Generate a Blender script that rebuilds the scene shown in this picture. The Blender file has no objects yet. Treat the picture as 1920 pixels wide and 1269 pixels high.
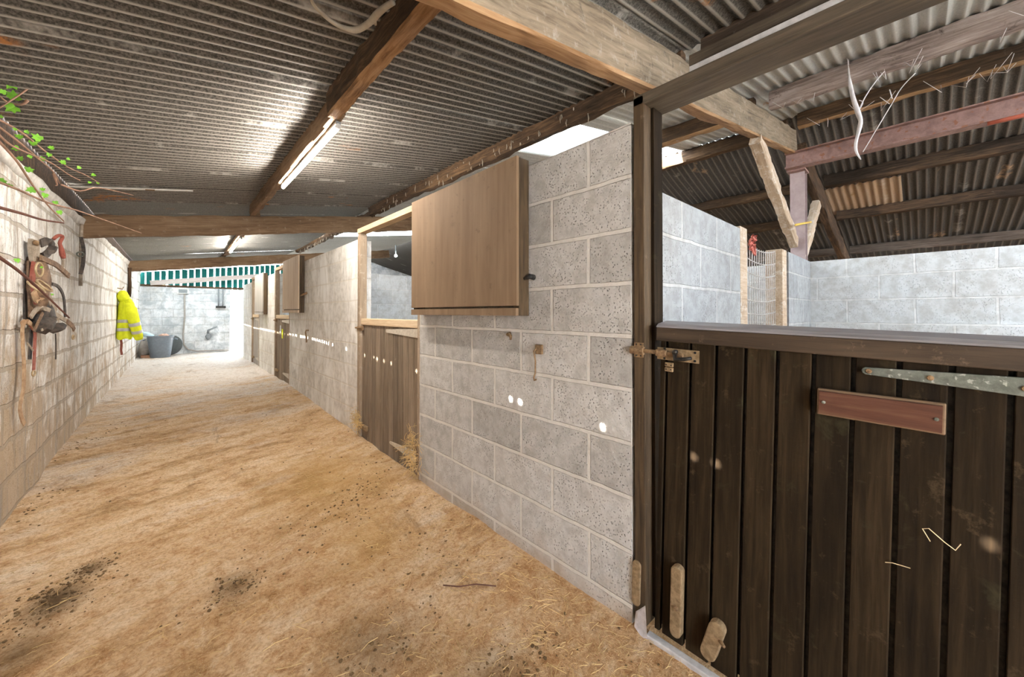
import bpy, math, random
from mathutils import Vector, Matrix, noise as MN
random.seed(11)
R = random.random
PI = math.pi
SC = bpy.context.scene
COL = SC.collection

# ---------------------------------------------------------------- camera
YAW, PITCH, FPX, SHY, CAMH = 0.740637, 0.0106048, 705.082, -55.607, 1.30
cd = bpy.data.cameras.new('camera')
cd.sensor_width = 36; cd.lens = FPX/1920*36; cd.shift_y = SHY/1920
cd.clip_start = 0.02; cd.clip_end = 200
cam = bpy.data.objects.new('camera', cd); COL.objects.link(cam)
cam.location = (0, 0, CAMH); cam.rotation_euler = (PI/2+PITCH, 0, -YAW)
SC.camera = cam
_fw = Vector((math.sin(YAW)*math.cos(PITCH), math.cos(YAW)*math.cos(PITCH), math.sin(PITCH)))
_r = Vector((math.cos(YAW), -math.sin(YAW), 0)); _u = _r.cross(_fw)
C0 = Vector((0, 0, CAMH))
def at(px, py, p0, n):
    """surveyed photo pixel -> point on the plane through p0 with normal n"""
    v = _fw + _r*((px-960)/FPX) - _u*((py-634.5-SHY)/FPX)
    p0 = Vector(p0); n = Vector(n)
    return C0 + v*((p0-C0).dot(n)/v.dot(n))

# ---------------------------------------------------------------- survey functions
def lerp(a, b, t): return a+(b-a)*t
def sstep(a, b, x):
    t = min(1, max(0, (x-a)/(b-a))); return t*t*(3-2*t)
def pw(y, pts):
    if y <= pts[0][0]: return pts[0][1]
    for (a, va), (b, vb) in zip(pts, pts[1:]):
        if y <= b: return lerp(va, vb, (y-a)/(b-a))
    return pts[-1][1]
def fl(y): return .14*sstep(2, 7, y)+.03*sstep(8, 12, y)
def xl(y): return -.77+.0152*y                      # face of the left wall
def rbase(y): return pw(y, [(-4, 2.05), (.95, 2.088), (5.88, 2.19), (10.8, 2.217), (14.5, 2.24)])
def rslope(y): return pw(y, [(-4, .19), (.95, .186), (5.88, .167), (10.8, .15), (14.5, .147)])
def rb(x, y): return rbase(y)+rslope(y)*x           # underside of the rafters, front slope
def sheet(x, y): return rb(x, y)+.385-.08*sstep(5, 10.8, y)               # middle of the roof sheets
RIDGE = 5.02
def bb(x): return 2.867-.248*(x-5.37)               # underside of the rafters, back slope
DX = 1.432                                          # face of the stable front wall

# ---------------------------------------------------------------- mesh builder
class MB:
    def __init__(s): s.v = []; s.f = []; s.m = []; s.cur = 0
    def face(s, ids): s.f.append(tuple(ids)); s.m.append(s.cur)
    def add(s, vs, fs):
        b = len(s.v); s.v += [Vector(v) for v in vs]
        for f in fs: s.face([b+i for i in f])
    def box(s, x0, x1, y0, y1, z0, z1):
        s.hexa([(x0,y0,z0),(x1,y0,z0),(x1,y1,z0),(x0,y1,z0),(x0,y0,z1),(x1,y0,z1),(x1,y1,z1),(x0,y1,z1)])
        return s
    def hexa(s, p):
        s.add(p, [(0,3,2,1),(4,5,6,7),(0,1,5,4),(1,2,6,5),(2,3,7,6),(3,0,4,7)]); return s
    def tube(s, pts, rad, n=8, cap=True):
        pts = [Vector(p) for p in pts]; k = len(pts)
        rads = rad if isinstance(rad, (list, tuple)) else [rad]*k
        rings = []; ref = None
        for i, p in enumerate(pts):
            t = (pts[min(i+1, k-1)]-pts[max(i-1, 0)])
            if t.length < 1e-9: t = Vector((0, 0, 1))
            t.normalize()
            if ref is None: ref = Vector((0, 0, 1)) if abs(t.z) < .9 else Vector((1, 0, 0))
            a = (ref-t*ref.dot(t))
            if a.length < 1e-6: a = t.orthogonal()
            a.normalize(); ref = a; b = t.cross(a)
            base = len(s.v)
            for j in range(n):
                th = 2*PI*j/n
                s.v.append(p+(a*math.cos(th)+b*math.sin(th))*rads[i])
            rings.append(base)
        for i in range(k-1):
            for j in range(n):
                s.face((rings[i]+j, rings[i]+(j+1) % n, rings[i+1]+(j+1) % n, rings[i+1]+j))
        if cap:
            s.face([rings[0]+j for j in range(n)][::-1]); s.face([rings[-1]+j for j in range(n)])
        return s
    def strap(s, pts, w, th, side):
        """flat strap along pts; side = direction of its width"""
        pts = [Vector(p) for p in pts]; k = len(pts); side = Vector(side).normalized()
        ws = w if isinstance(w, (list, tuple)) else [w]*k
        rows = []
        for i, p in enumerate(pts):
            t = (pts[min(i+1, k-1)]-pts[max(i-1, 0)]).normalized()
            a = (side-t*side.dot(t))
            if a.length < .05: a = t.orthogonal()
            a.normalize(); b = t.cross(a)
            base = len(s.v); h = ws[i]/2
            s.v += [p-a*h-b*th/2, p+a*h-b*th/2, p+a*h+b*th/2, p-a*h+b*th/2]
            rows.append(base)
        for i in range(k-1):
            for j in range(4):
                s.face((rows[i]+j, rows[i]+(j+1) % 4, rows[i+1]+(j+1) % 4, rows[i+1]+j))
        s.face([rows[0]+j for j in (3, 2, 1, 0)]); s.face([rows[-1]+j for j in range(4)])
        return s
    def ring(s, c, R_, r, n, axis, k=18, m=8):
        axis = Vector(axis).normalized(); a = axis.orthogonal().normalized(); b = axis.cross(a); c = Vector(c)
        base = len(s.v)
        for i in range(k):
            th = 2*PI*i/k; d = a*math.cos(th)+b*math.sin(th)
            for j in range(m):
                ph = 2*PI*j/m
                s.v.append(c+d*(R_+r*math.cos(ph))+axis*r*math.sin(ph))
        for i in range(k):
            for j in range(m):
                s.face((base+i*m+j, base+((i+1) % k)*m+j, base+((i+1) % k)*m+(j+1) % m, base+i*m+(j+1) % m))
        return s
    def lathe(s, c, prof, n=28, axis=(0, 0, 1), sy=1.0):
        axis = Vector(axis).normalized(); a = axis.orthogonal().normalized(); b = axis.cross(a); c = Vector(c)
        base = len(s.v)
        for (r, h) in prof:
            for j in range(n):
                th = 2*PI*j/n
                s.v.append(c+axis*h+a*r*math.cos(th)+b*r*sy*math.sin(th))
        for i in range(len(prof)-1):
            for j in range(n):
                s.face((base+i*n+j, base+i*n+(j+1) % n, base+(i+1)*n+(j+1) % n, base+(i+1)*n+j))
        return s
    def prism(s, poly, d):
        """closed polygon (list of points) pushed along d"""
        d = Vector(d); n = len(poly); b = len(s.v)
        s.v += [Vector(p) for p in poly]+[Vector(p)+d for p in poly]
        s.face(range(b, b+n)); s.face([b+n+i for i in range(n)][::-1])
        for i in range(n):
            j = (i+1) % n
            s.face((b+i, b+n+i, b+n+j, b+j))
        return s
    def blob(s, c, rx, ry, rz, n=6, m=4, jit=.25):
        b = len(s.v); c = Vector(c)
        s.v.append(c+Vector((0, 0, rz)))
        for i in range(1, m):
            th = PI*i/m
            for j in range(n):
                ph = 2*PI*(j+.5*(i % 2))/n; k = 1+jit*(R()-.5)*2
                s.v.append(c+Vector((rx*math.sin(th)*math.cos(ph)*k, ry*math.sin(th)*math.sin(ph)*k, rz*math.cos(th)*k)))
        s.v.append(c-Vector((0, 0, rz)))
        for j in range(n):
            s.face((b, b+1+j, b+1+(j+1) % n))
            for i in range(m-2):
                o = b+1+i*n
                s.face((o+j, o+n+j, o+n+(j+1) % n, o+(j+1) % n))
            o = b+1+(m-2)*n
            s.face((o+j, b+1+(m-1)*n, o+(j+1) % n))
        return s

def obj(name, mb, mats, parent=None, origin=None, smooth=False, bevel=0, seg=2, local=False, auto=None):
    me = bpy.data.meshes.new(name)
    if parent is not None: o0 = Vector(parent['_o'])
    elif origin is not None: o0 = Vector(origin)
    else: o0 = Vector((0, 0, 0))
    me.from_pydata([v if local else v-o0 for v in mb.v], [], mb.f)
    if not isinstance(mats, (list, tuple)): mats = [mats]
    for m in mats: me.materials.append(m)
    if any(mb.m):
        for p, i in zip(me.polygons, mb.m): p.material_index = i
    if smooth:
        for p in me.polygons: p.use_smooth = True
    me.update()
    import bmesh
    bm = bmesh.new(); bm.from_mesh(me); bmesh.ops.recalc_face_normals(bm, faces=bm.faces); bm.to_mesh(me); bm.free()
    if smooth and auto:
        me.set_sharp_from_angle(angle=auto)
    o = bpy.data.objects.new(name, me); COL.objects.link(o)
    if parent is not None: o.parent = parent
    else: o.location = o0
    if bevel:
        b = o.modifiers.new('bevel', 'BEVEL'); b.width = bevel; b.segments = seg; b.limit_method = 'ANGLE'; b.angle_limit = .7
    o['_o'] = tuple(o0)
    return o
def tag(o, label, cat, group=None, kind='thing'):
    o['label'] = label; o['category'] = cat; o['kind'] = kind
    if group: o['group'] = group
    return o
def thing(name, label, cat, loc, group=None):
    o = bpy.data.objects.new(name, None); COL.objects.link(o); o.location = loc; o['_o'] = tuple(loc)
    o.empty_display_size = .1
    return tag(o, label, cat, group)
def struct(name, mb, mat, **k):
    o = obj(name, mb, mat, **k); o['kind'] = 'structure'; return o

# ---------------------------------------------------------------- materials
class NT:
    def __init__(s, name):
        s.mat = bpy.data.materials.new(name); s.mat.use_nodes = True
        s.t = s.mat.node_tree; s.b = s.t.nodes['Principled BSDF']; s.out = s.t.nodes['Material Output']
    def put(s, sock, v):
        if isinstance(v, bpy.types.NodeSocket): s.t.links.new(v, sock)
        elif hasattr(sock, 'default_value'):
            d = sock.default_value
            if hasattr(d, '__len__') and len(d) == 4 and hasattr(v, '__len__') and len(v) == 3: v = (*v, 1)
            sock.default_value = v
    def n(s, typ, ins=None, **props):
        x = s.t.nodes.new('ShaderNode'+typ)
        for k, v in props.items(): setattr(x, k, v)
        for k, v in (ins or {}).items(): s.put(x.inputs[k], v)
        return x
    def pos(s): return s.n('NewGeometry').outputs['Position']
    def oco(s): return s.n('TexCoord').outputs['Object']
    def isl(s): return s.n('NewGeometry').outputs['Random Per Island']
    def mp(s, v, scale=(1, 1, 1), loc=(0, 0, 0), rot=(0, 0, 0)):
        return s.n('Mapping', {'Vector': v, 'Scale': scale, 'Location': loc, 'Rotation': rot}).outputs[0]
    def noise(s, v, scale, detail=4, rough=.55, dist=0):
        return s.n('TexNoise', {'Vector': v, 'Scale': scale, 'Detail': detail, 'Roughness': rough, 'Distortion': dist}).outputs[0]
    def ramp(s, f, stops, interp='LINEAR'):
        x = s.n('ValToRGB', {'Fac': f}); e = x.color_ramp; e.interpolation = interp
        while len(e.elements) > 1: e.elements.remove(e.elements[-1])
        e.elements[0].position = stops[0][0]; c = stops[0][1]
        e.elements[0].color = (c, c, c, 1) if not hasattr(c, '__len__') else (*c, 1)
        for p, c in stops[1:]:
            q = e.elements.new(p); q.color = (c, c, c, 1) if not hasattr(c, '__len__') else (*c, 1)
        return x.outputs[0]
    def mix(s, f, a, b, blend='MIX'):
        x = s.n('Mix', data_type='RGBA', blend_type=blend)
        s.put(x.inputs[0], f); s.put(x.inputs[6], a); s.put(x.inputs[7], b); return x.outputs[2]
    def math(s, op, a, b=0.0, c=None, clamp=False):
        x = s.n('Math', operation=op, use_clamp=clamp); s.put(x.inputs[0], a); s.put(x.inputs[1], b)
        if c is not None: s.put(x.inputs[2], c)
        return x.outputs[0]
    def sep(s, v): return s.n('SeparateXYZ', {'Vector': v}).outputs
    def comb(s, x, y, z=0.0): return s.n('CombineXYZ', {'X': x, 'Y': y, 'Z': z}).outputs[0]
    def bump(s, h, strength=.5, dist=.01, normal=None):
        ins = {'Height': h, 'Strength': strength, 'Distance': dist}
        if normal is not None: ins['Normal'] = normal
        return s.n('Bump', ins).outputs[0]
    def fin(s, color, rough=.85, normal=None, metal=0.0, spec=.3):
        s.put(s.b.inputs['Base Color'], color); s.put(s.b.inputs['Roughness'], rough)
        s.put(s.b.inputs['Metallic'], metal); s.put(s.b.inputs['Specular IOR Level'], spec)
        if normal is not None: s.put(s.b.inputs['Normal'], normal)
        return s.mat

def block_mat(name, axis, c1, c2, mortar, u0, v0, msize=.010, pit=.5, stain=None, warp=.006, bumpd=.012, whitewash=None, mstain=None):
    m = NT(name); p = m.pos(); x, y, z = m.sep(p)
    uu = y if axis == 'y' else x
    w1 = m.math('SUBTRACT', m.noise(p, 5, 2), .5); w2 = m.math('SUBTRACT', m.noise(m.mp(p, loc=(7, 3, 1)), 6, 2), .5)
    u = m.math('ADD', m.math('SUBTRACT', uu, u0), m.math('MULTIPLY', w1, warp*2))
    v = m.math('ADD', m.math('SUBTRACT', z, v0), m.math('MULTIPLY', w2, warp*2))
    br = m.n('TexBrick', {'Vector': m.comb(u, v), 'Color1': c1, 'Color2': c2, 'Mortar': mortar, 'Scale': 1.0,
             'Mortar Size': msize, 'Mortar Smooth': .25, 'Bias': 0.0, 'Brick Width': .45, 'Row Height': .225})
    br.offset = .5; br.offset_frequency = 2
    big = m.noise(p, 2.2, 3, .6); fine = m.noise(p, 60, 4, .7); mid = m.noise(p, 14, 4, .65)
    col = m.mix(m.ramp(big, [(.35, 0), (.7, .55)]), br.outputs[0], m.mix(1, br.outputs[0], (.80, .77, .73), 'MULTIPLY'))
    col = m.mix(m.ramp(mid, [(.36, .6), (.58, 0)]), col, m.mix(1, col, (.62, .60, .57), 'MULTIPLY'))
    vor = m.n('TexVoronoi', {'Vector': m.mp(p, (1, 1, .8)), 'Scale': 100.0}).outputs['Distance']
    pits = m.math('MULTIPLY', m.ramp(vor, [(.12, 1), (.27, 0)]), m.ramp(m.noise(p, 7, 3, .6), [(.40, 0), (.58, 1)]))
    pits = m.math('MULTIPLY', pits, m.math('SUBTRACT', 1.0, br.outputs[1]))
    col = m.mix(m.math('MULTIPLY', pits, pit), col, (.07, .065, .06))
    if whitewash:
        f = m.ramp(m.noise(m.mp(p, (1, 1, .5)), 3.2, 5, .7, .6), [(whitewash[1], 0), (whitewash[1]+.16, 1)])
        col = m.mix(f, col, whitewash[0])
    if stain:
        col = stain(m, col, p, x, y, z)
    if mstain:
        col = m.mix(m.math('MULTIPLY', br.outputs[1], mstain[1]), col, mstain[0])
    h = m.math('ADD', m.math('MULTIPLY', br.outputs[1], -1.0), m.math('MULTIPLY', fine, .35))
    h = m.math('ADD', h, m.math('MULTIPLY', mid, .35))
    h = m.math('SUBTRACT', h, m.math('MULTIPLY', pits, .5))
    return m.fin(col, .9, m.bump(h, .8, bumpd), spec=.2)

def wood_mat(name, axis, dark, mid, light, rough=.8, dust=None, islands=.25, grain=1.0, bump=.4, spec=.25, mottle=None):
    m = NT(name); p = m.oco(); i = m.isl()
    off = m.comb(m.math('MULTIPLY', i, 9.0), m.math('MULTIPLY', i, 5.0), m.math('MULTIPLY', i, 3.0))
    rnd = m.n('ObjectInfo').outputs['Random']
    q = m.n('VectorMath', {0: p, 1: off}, operation='ADD').outputs[0]
    q = m.n('VectorMath', {0: q, 1: m.comb(m.math('MULTIPLY', rnd, 17.0), m.math('MULTIPLY', rnd, 3.0), 0.0)}, operation='ADD').outputs[0]
    sc = {'x': (.06, 1, 1), 'y': (1, .06, 1), 'z': (1, 1, .06)}[axis]
    g = m.noise(m.mp(q, sc), 60*grain, 5, .65, .4); b = m.noise(m.mp(q, [max(.25, k) for k in sc]), 5, 4, .6)
    col = m.ramp(m.math('ADD', m.math('MULTIPLY', g, .55), m.math('MULTIPLY', b, .5)), [(.36, dark), (.52, mid), (.70, light)])
    if islands:
        k = m.math('ADD', 1-islands, m.math('MULTIPLY', i, 2*islands))
        col = m.mix(1, col, m.comb(k, k, k), 'MULTIPLY')
    if mottle:
        col = m.mix(m.ramp(m.noise(q, 9, 5, .7, .5), [(mottle[1], 0), (mottle[1]+.12, 1)]), col, mottle[0])
    if dust:
        col = m.mix(m.ramp(m.noise(q, 16, 5, .75), [(dust[1], 0), (dust[1]+.14, dust[2])]), col, dust[0])
    h = m.math('ADD', g, m.math('MULTIPLY', m.noise(q, 22, 4, .7), .6))
    return m.fin(col, rough, m.bump(h, bump, .006), spec=spec)

def metal_mat(name, c1, c2, rough=.55, metal=.4, scale=30, bump=.2, spec=.4, spots=None):
    m = NT(name); p = m.oco()
    f = m.noise(p, scale, 5, .7, .3)
    col = m.mix(m.ramp(f, [(.38, 0), (.62, 1)]), c1, c2)
    if spots:
        col = m.mix(m.ramp(m.noise(p, scale*1.8, 2), [(.60, 0), (.66, 1)]), col, spots)
    return m.fin(col, rough, m.bump(f, bump, .003), metal, spec)
def plain_mat(name, c, rough=.6, spec=.3, metal=0.0, var=.15, scale=20):
    m = NT(name); p = m.oco(); f = m.noise(p, scale, 4, .6)
    col = m.mix(m.ramp(f, [(.3, 0), (.7, 1)]), tuple(k*(1-var) for k in c), tuple(min(1, k*(1+var)) for k in c))
    return m.fin(col, rough, None, metal, spec)

def left_stain(m, col, p, x, y, z):
    low = m.math('SUBTRACT', 1.0, m.n('MapRange', {'Value': z, 'From Min': .25, 'From Max': 1.5}).outputs[0])
    near = m.math('SUBTRACT', 1.0, m.n('MapRange', {'Value': y, 'From Min': 3.5, 'From Max': 8.5}).outputs[0])
    n1 = m.noise(m.mp(p, (1, 1, .7)), 4, 5, .7, .5)
    f = m.math('ADD', m.math('ADD', m.math('MULTIPLY', low, .55), m.math('MULTIPLY', near, .34)), m.math('MULTIPLY', m.math('SUBTRACT', n1, .5), 2.0))
    col = m.mix(m.ramp(f, [(.36, 0), (.70, .85)]), col, (.44, .32, .20))
    streak = m.noise(m.mp(p, (1, 6, .5)), 3, 4, .65)
    col = m.mix(m.ramp(streak, [(.53, 0), (.66, .7)]), col, (.33, .31, .29))
    sp = m.noise(p, 28, 4, .7)
    col = m.mix(m.math('MULTIPLY', m.ramp(sp, [(.57, 0), (.66, 1)]), m.math('MULTIPLY', near, .55)), col, (.28, .19, .08))
    return col
def end_stain(m, col, p, x, y, z):
    n1 = m.noise(p, 3.5, 5, .7, .4)
    return m.mix(m.ramp(n1, [(.46, 0), (.62, .85)]), col, (.40, .43, .45))
def stall_stain(m, col, p, x, y, z):
    lo = m.ramp(z, [(0.0, 0), (1.0, 0)])
    n1 = m.noise(m.mp(p, (1, 1, .5)), 2.5, 4, .65)
    return m.mix(m.ramp(n1, [(.5, 0), (.7, .35)]), col, (.46, .47, .48))
def front_stain(m, col, p, x, y, z):
    n1 = m.noise(p, 5, 4, .7)
    low = m.math('SUBTRACT', 1.0, m.n('MapRange', {'Value': z, 'From Min': .0, 'From Max': .30}).outputs[0])
    f = m.math('ADD', m.math('MULTIPLY', low, .7), m.math('MULTIPLY', m.math('SUBTRACT', n1, .5), .9))
    col = m.mix(m.ramp(f, [(.35, 0), (.75, .6)]), col, (.45, .34, .24))
    return col

M = {}
M['block_front'] = block_mat('block_front', 'y', (.64, .62, .60), (.47, .455, .435), (.60, .575, .54), .817, .0763, pit=.95, stain=front_stain, mstain=((.70, .665, .61), .7), bumpd=.02, msize=.011)
M['block_pale'] = block_mat('block_pale', 'y', (.80, .77, .73), (.70, .67, .63), (.76, .72, .66), .817, .0763, pit=.3, stain=front_stain, warp=.009, whitewash=((.86, .84, .81), .46), mstain=((.66, .60, .52), .5))
M['block_left'] = block_mat('block_left', 'y', (.78, .75, .70), (.62, .58, .53), (.60, .54, .46), .30, .06, msize=.016, pit=.5, stain=left_stain, warp=.02, bumpd=.022,
                            whitewash=((.90, .885, .86), .40), mstain=((.36, .30, .23), .6))
M['block_end'] = block_mat('block_end', 'x', (.78, .79, .80), (.70, .72, .74), (.62, .63, .64), .1, .05, msize=.012, pit=.3, stain=end_stain, warp=.02, whitewash=((.84, .85, .86), .48))
M['block_stall'] = block_mat('block_stall', 'x', (.68, .70, .72), (.60, .62, .64), (.74, .75, .76), .02, .0763, pit=.7, stain=stall_stain)
M['block_part'] = block_mat('block_part', 'x', (.42, .435, .45), (.35, .365, .38), (.50, .505, .51), .02, .0763, pit=.8, stain=stall_stain)
M['block_back'] = block_mat('block_back', 'y', (.72, .74, .76), (.65, .67, .69), (.78, .79, .80), .05, .0763, pit=.4, stain=stall_stain)

def sheet_mat(name, valley, crest, spot, rust, crestf, k):
    m = NT(name); p = m.pos(); x, y, z = m.sep(p)
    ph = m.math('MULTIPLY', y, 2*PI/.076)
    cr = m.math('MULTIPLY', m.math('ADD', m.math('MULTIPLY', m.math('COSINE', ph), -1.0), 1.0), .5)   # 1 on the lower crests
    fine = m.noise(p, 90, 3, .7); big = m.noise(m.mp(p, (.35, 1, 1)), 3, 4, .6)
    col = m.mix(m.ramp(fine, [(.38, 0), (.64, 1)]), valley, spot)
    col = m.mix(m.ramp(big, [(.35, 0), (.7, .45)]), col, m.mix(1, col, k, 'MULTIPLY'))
    col = m.mix(m.math('MULTIPLY', m.ramp(cr, [(.80, 0), (.97, 1)]), crestf), col, crest)  # lit ridges painted into the colour as paler lines on the lower crests
    rs = m.noise(m.mp(p, (.5, 1, 1)), 2.3, 3, .6)
    lf = m.math('ABSOLUTE', m.math('SUBTRACT', m.math('FRACT', m.math('ADD', m.math('DIVIDE', m.math('ADD', y, 2.4), .684), .5)), .5))
    lp_ = m.math('MULTIPLY', m.ramp(lf, [(.03, 1), (.09, 0)]), m.ramp(m.noise(m.mp(p, (1, .6, 1), loc=(3, 0, 0)), 3.2, 5, .7), [(.52, 0), (.62, .55)]))
    col = m.mix(lp_, col, m.mix(.45, crest, (.62, .60, .57)))
    rf = m.math('MULTIPLY', m.ramp(rs, [(.67, 0), (.71, 1)]), m.ramp(m.noise(p, 18, 4, .7), [(.42, 0), (.58, 1)]))
    col = m.mix(rf, col, rust)
    return m.fin(col, .75, m.bump(fine, .3, .003), .0, .3)
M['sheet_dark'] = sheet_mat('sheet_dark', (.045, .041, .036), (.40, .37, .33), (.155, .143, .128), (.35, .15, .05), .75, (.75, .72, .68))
M['sheet_zinc'] = sheet_mat('sheet_zinc', (.40, .40, .38), (.60, .59, .56), (.52, .515, .49), (.38, .20, .10), .4, (.8, .76, .70))
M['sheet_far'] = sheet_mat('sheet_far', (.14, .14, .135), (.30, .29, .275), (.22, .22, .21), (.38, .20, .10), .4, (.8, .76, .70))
M['sheet_back'] = sheet_mat('sheet_back', (.06, .056, .052), (.24, .21, .18), (.12, .11, .10), (.40, .26, .16), .5, (.7, .66, .62))
M['sheet_tan'] = sheet_mat('sheet_tan', (.42, .30, .20), (.55, .42, .30), (.50, .37, .26), (.3, .2, .1), .3, (.8, .76, .7))

M['rafter'] = wood_mat('rafter', 'x', (.09, .066, .042), (.21, .16, .11), (.33, .26, .185), .9, dust=((.36, .32, .27), .55, .6), islands=0, mottle=((.075, .06, .042), .60))
M['timber_fresh'] = wood_mat('timber_fresh', 'x', (.13, .065, .026), (.31, .175, .085), (.46, .30, .165), .85, islands=0)
M['purlin_grey'] = wood_mat('purlin_grey', 'x', (.06, .047, .038), (.14, .11, .09), (.25, .20, .17), .9, islands=0)
M['rafter_far'] = wood_mat('rafter_far', 'x', (.10, .06, .034), (.20, .125, .073), (.29, .20, .125), .9, dust=((.42, .34, .26), .58, .5), islands=0)
M['purlin'] = wood_mat('purlin', 'x', (.025, .017, .012), (.075, .045, .026), (.20, .12, .065), .9, dust=((.24, .21, .18), .62, .45), islands=0)
M['purlin_light'] = wood_mat('purlin_light', 'x', (.10, .06, .03), (.34, .20, .10), (.55, .36, .20), .85, dust=((.40, .36, .31), .58, .6), islands=0)
M['purlin_black'] = wood_mat('purlin_black', 'x', (.018, .013, .010), (.05, .034, .024), (.16, .10, .06), .9, dust=((.24, .22, .20), .64, .5), islands=0)
M['purlin_pale'] = wood_mat('purlin_pale', 'x', (.08, .055, .045), (.27, .21, .185), (.48, .40, .365), .85, dust=((.42, .37, .34), .58, .4), islands=0, mottle=((.06, .04, .032), .58))
M['strut'] = wood_mat('strut', 'x', (.34, .24, .16), (.50, .38, .27), (.64, .53, .42), .9, dust=((.72, .68, .62), .52, .7), islands=0)
M['timber_pale'] = wood_mat('timber_pale', 'x', (.48, .40, .36), (.60, .52, .48), (.68, .62, .58), .9, islands=0)
M['door_dark'] = wood_mat('door_dark', 'z', (.008, .0048, .0026), (.019, .0115, .0055), (.040, .025, .0125), .8, dust=((.10, .068, .036), .60, .55), islands=.28, bump=.3, spec=.12, mottle=((.034, .028, .014), .60))
M['rail_dark'] = wood_mat('rail_dark', 'y', (.024, .016, .010), (.055, .036, .023), (.10, .068, .044), .42, dust=((.30, .22, .15), .60, .55), islands=0, bump=.25, spec=.4)
M['rail_cap_skylit'] = wood_mat('rail_cap_skylit', 'y', (.16, .145, .145), (.27, .25, .255), (.36, .34, .345), .38, islands=0, bump=.15, spec=.5)  # grey-mauve tone paints the sky sheen on the rail top
M['frame_dark'] = wood_mat('frame_dark', 'z', (.03, .02, .012), (.082, .053, .029), (.15, .10, .055), .7, dust=((.26, .20, .14), .62, .5), islands=.1)
M['head_dark'] = wood_mat('head_dark', 'y', (.035, .026, .018), (.085, .066, .047), (.15, .12, .085), .7, islands=.1)
M['door_mid'] = wood_mat('door_mid', 'z', (.12, .088, .06), (.20, .15, .105), (.29, .225, .165), .8, dust=((.45, .36, .26), .64, .5), islands=.18)
M['door_grey'] = wood_mat('door_grey', 'z', (.26, .23, .20), (.38, .34, .30), (.48, .44, .40), .8, islands=.12)
M['rail_pale'] = wood_mat('rail_pale', 'y', (.50, .36, .22), (.66, .50, .33), (.76, .62, .45), .8, islands=0)
M['frame_mid'] = wood_mat('frame_mid', 'z', (.20, .145, .10), (.33, .245, .17), (.44, .34, .25), .85, dust=((.66, .56, .44), .56, .6), islands=.1)
M['frame_head'] = wood_mat('frame_head', 'y', (.30, .20, .12), (.48, .34, .21), (.60, .45, .30), .85, islands=.1)
M['shutter'] = wood_mat('shutter', 'z', (.19, .12, .07), (.23, .15, .09), (.28, .19, .118), .75, dust=((.10, .065, .038), .60, .55), islands=0, grain=.35, bump=.15)
M['shutter_far'] = wood_mat('shutter_far', 'z', (.42, .31, .21), (.52, .40, .29), (.60, .48, .36), .75, islands=.05, grain=.5, bump=.15)
M['shutter_grey'] = wood_mat('shutter_grey', 'z', (.36, .33, .29), (.45, .42, .38), (.54, .50, .46), .75, islands=.12, grain=.5, bump=.15)
M['name_plate'] = wood_mat('name_plate', 'y', (.06, .022, .014), (.10, .040, .024), (.16, .085, .052), .6, dust=((.36, .28, .22), .62, .5), islands=0, bump=.2)
M['plate_edge'] = wood_mat('plate_edge', 'y', (.13, .08, .045), (.19, .12, .07), (.24, .16, .10), .6, islands=0, bump=.2)
M['galv'] = metal_mat('galvanised', (.10, .11, .09), (.18, .19, .165), .55, .3, 40, spots=(.36, .37, .33))
M['galv_pale'] = metal_mat('galvanised_pale', (.48, .42, .34), (.62, .56, .47), .6, .2, 40)
M['rusty'] = metal_mat('rusty_iron', (.16, .095, .05), (.33, .21, .11), .8, .2, 60, .5)
M['kick'] = metal_mat('dirty_iron', (.19, .125, .065), (.33, .23, .13), .8, .15, 45, .5)
M['blackiron'] = metal_mat('black_iron', (.015, .015, .016), (.05, .045, .04), .5, .5, 40)
M['steel_red'] = metal_mat('red_oxide_steel', (.22, .13, .115), (.33, .20, .175), .65, .1, 12, .2, spots=(.27, .12, .07))
M['steel_post'] = metal_mat('red_oxide_post', (.34, .255, .255), (.42, .33, .33), .65, .1, 8, .15)
M['wire'] = metal_mat('galvanised_wire', (.40, .38, .36), (.55, .52, .50), .55, .4, 40)
M['red'] = plain_mat('red_plastic', (.40, .10, .06), .5)
M['pinkrope'] = plain_mat('red_twine', (.62, .20, .16), .9, scale=60)
M['redrope'] = plain_mat('faded_red_rope', (.30, .085, .06), .9, scale=60)
M['yellowstick'] = plain_mat('yellow_plastic', (.75, .50, .10), .5)
M['web'] = plain_mat('cobweb', (.74, .70, .70), 1.0, .1)
M['webdust'] = plain_mat('dusty_cobweb', (.42, .37, .30), 1.0, .1)
M['leather'] = metal_mat('brown_leather', (.10, .055, .032), (.27, .17, .105), .7, 0, 26, .3)
M['leather_dark'] = metal_mat('dark_leather', (.03, .025, .022), (.10, .075, .06), .65, 0, 26, .3)
M['leather_tan'] = metal_mat('tan_leather', (.34, .20, .11), (.52, .36, .22), .75, 0, 22, .3)
M['leather_red'] = metal_mat('red_leather', (.24, .06, .04), (.34, .12, .09), .75, 0, 22, .3)
M['webbing'] = metal_mat('grey_webbing', (.24, .19, .14), (.40, .33, .26), .9, 0, 30, .3)
M['brass'] = metal_mat('old_brass', (.40, .29, .16), (.56, .44, .28), .5, .5, 40)
M['hivis'] = plain_mat('yellow_fabric', (.72, .78, .03), .8, .2, var=.18, scale=9)
M['reflect'] = plain_mat('grey_reflective_tape', (.48, .47, .46), .4, .4)
M['jacket_in'] = plain_mat('dark_lining', (.10, .10, .12), .9)
M['bin'] = plain_mat('blue_grey_plastic', (.17, .205, .25), .35, .5, var=.12)
M['bin_lid'] = plain_mat('dark_plastic', (.075, .08, .08), .6)
M['bottle'] = plain_mat('pale_blue_plastic', (.50, .66, .74), .3, .5)
M['sack'] = plain_mat('grey_sack', (.22, .23, .24), .6)
M['card'] = plain_mat('pink_card', (.66, .42, .32), .9)
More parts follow.
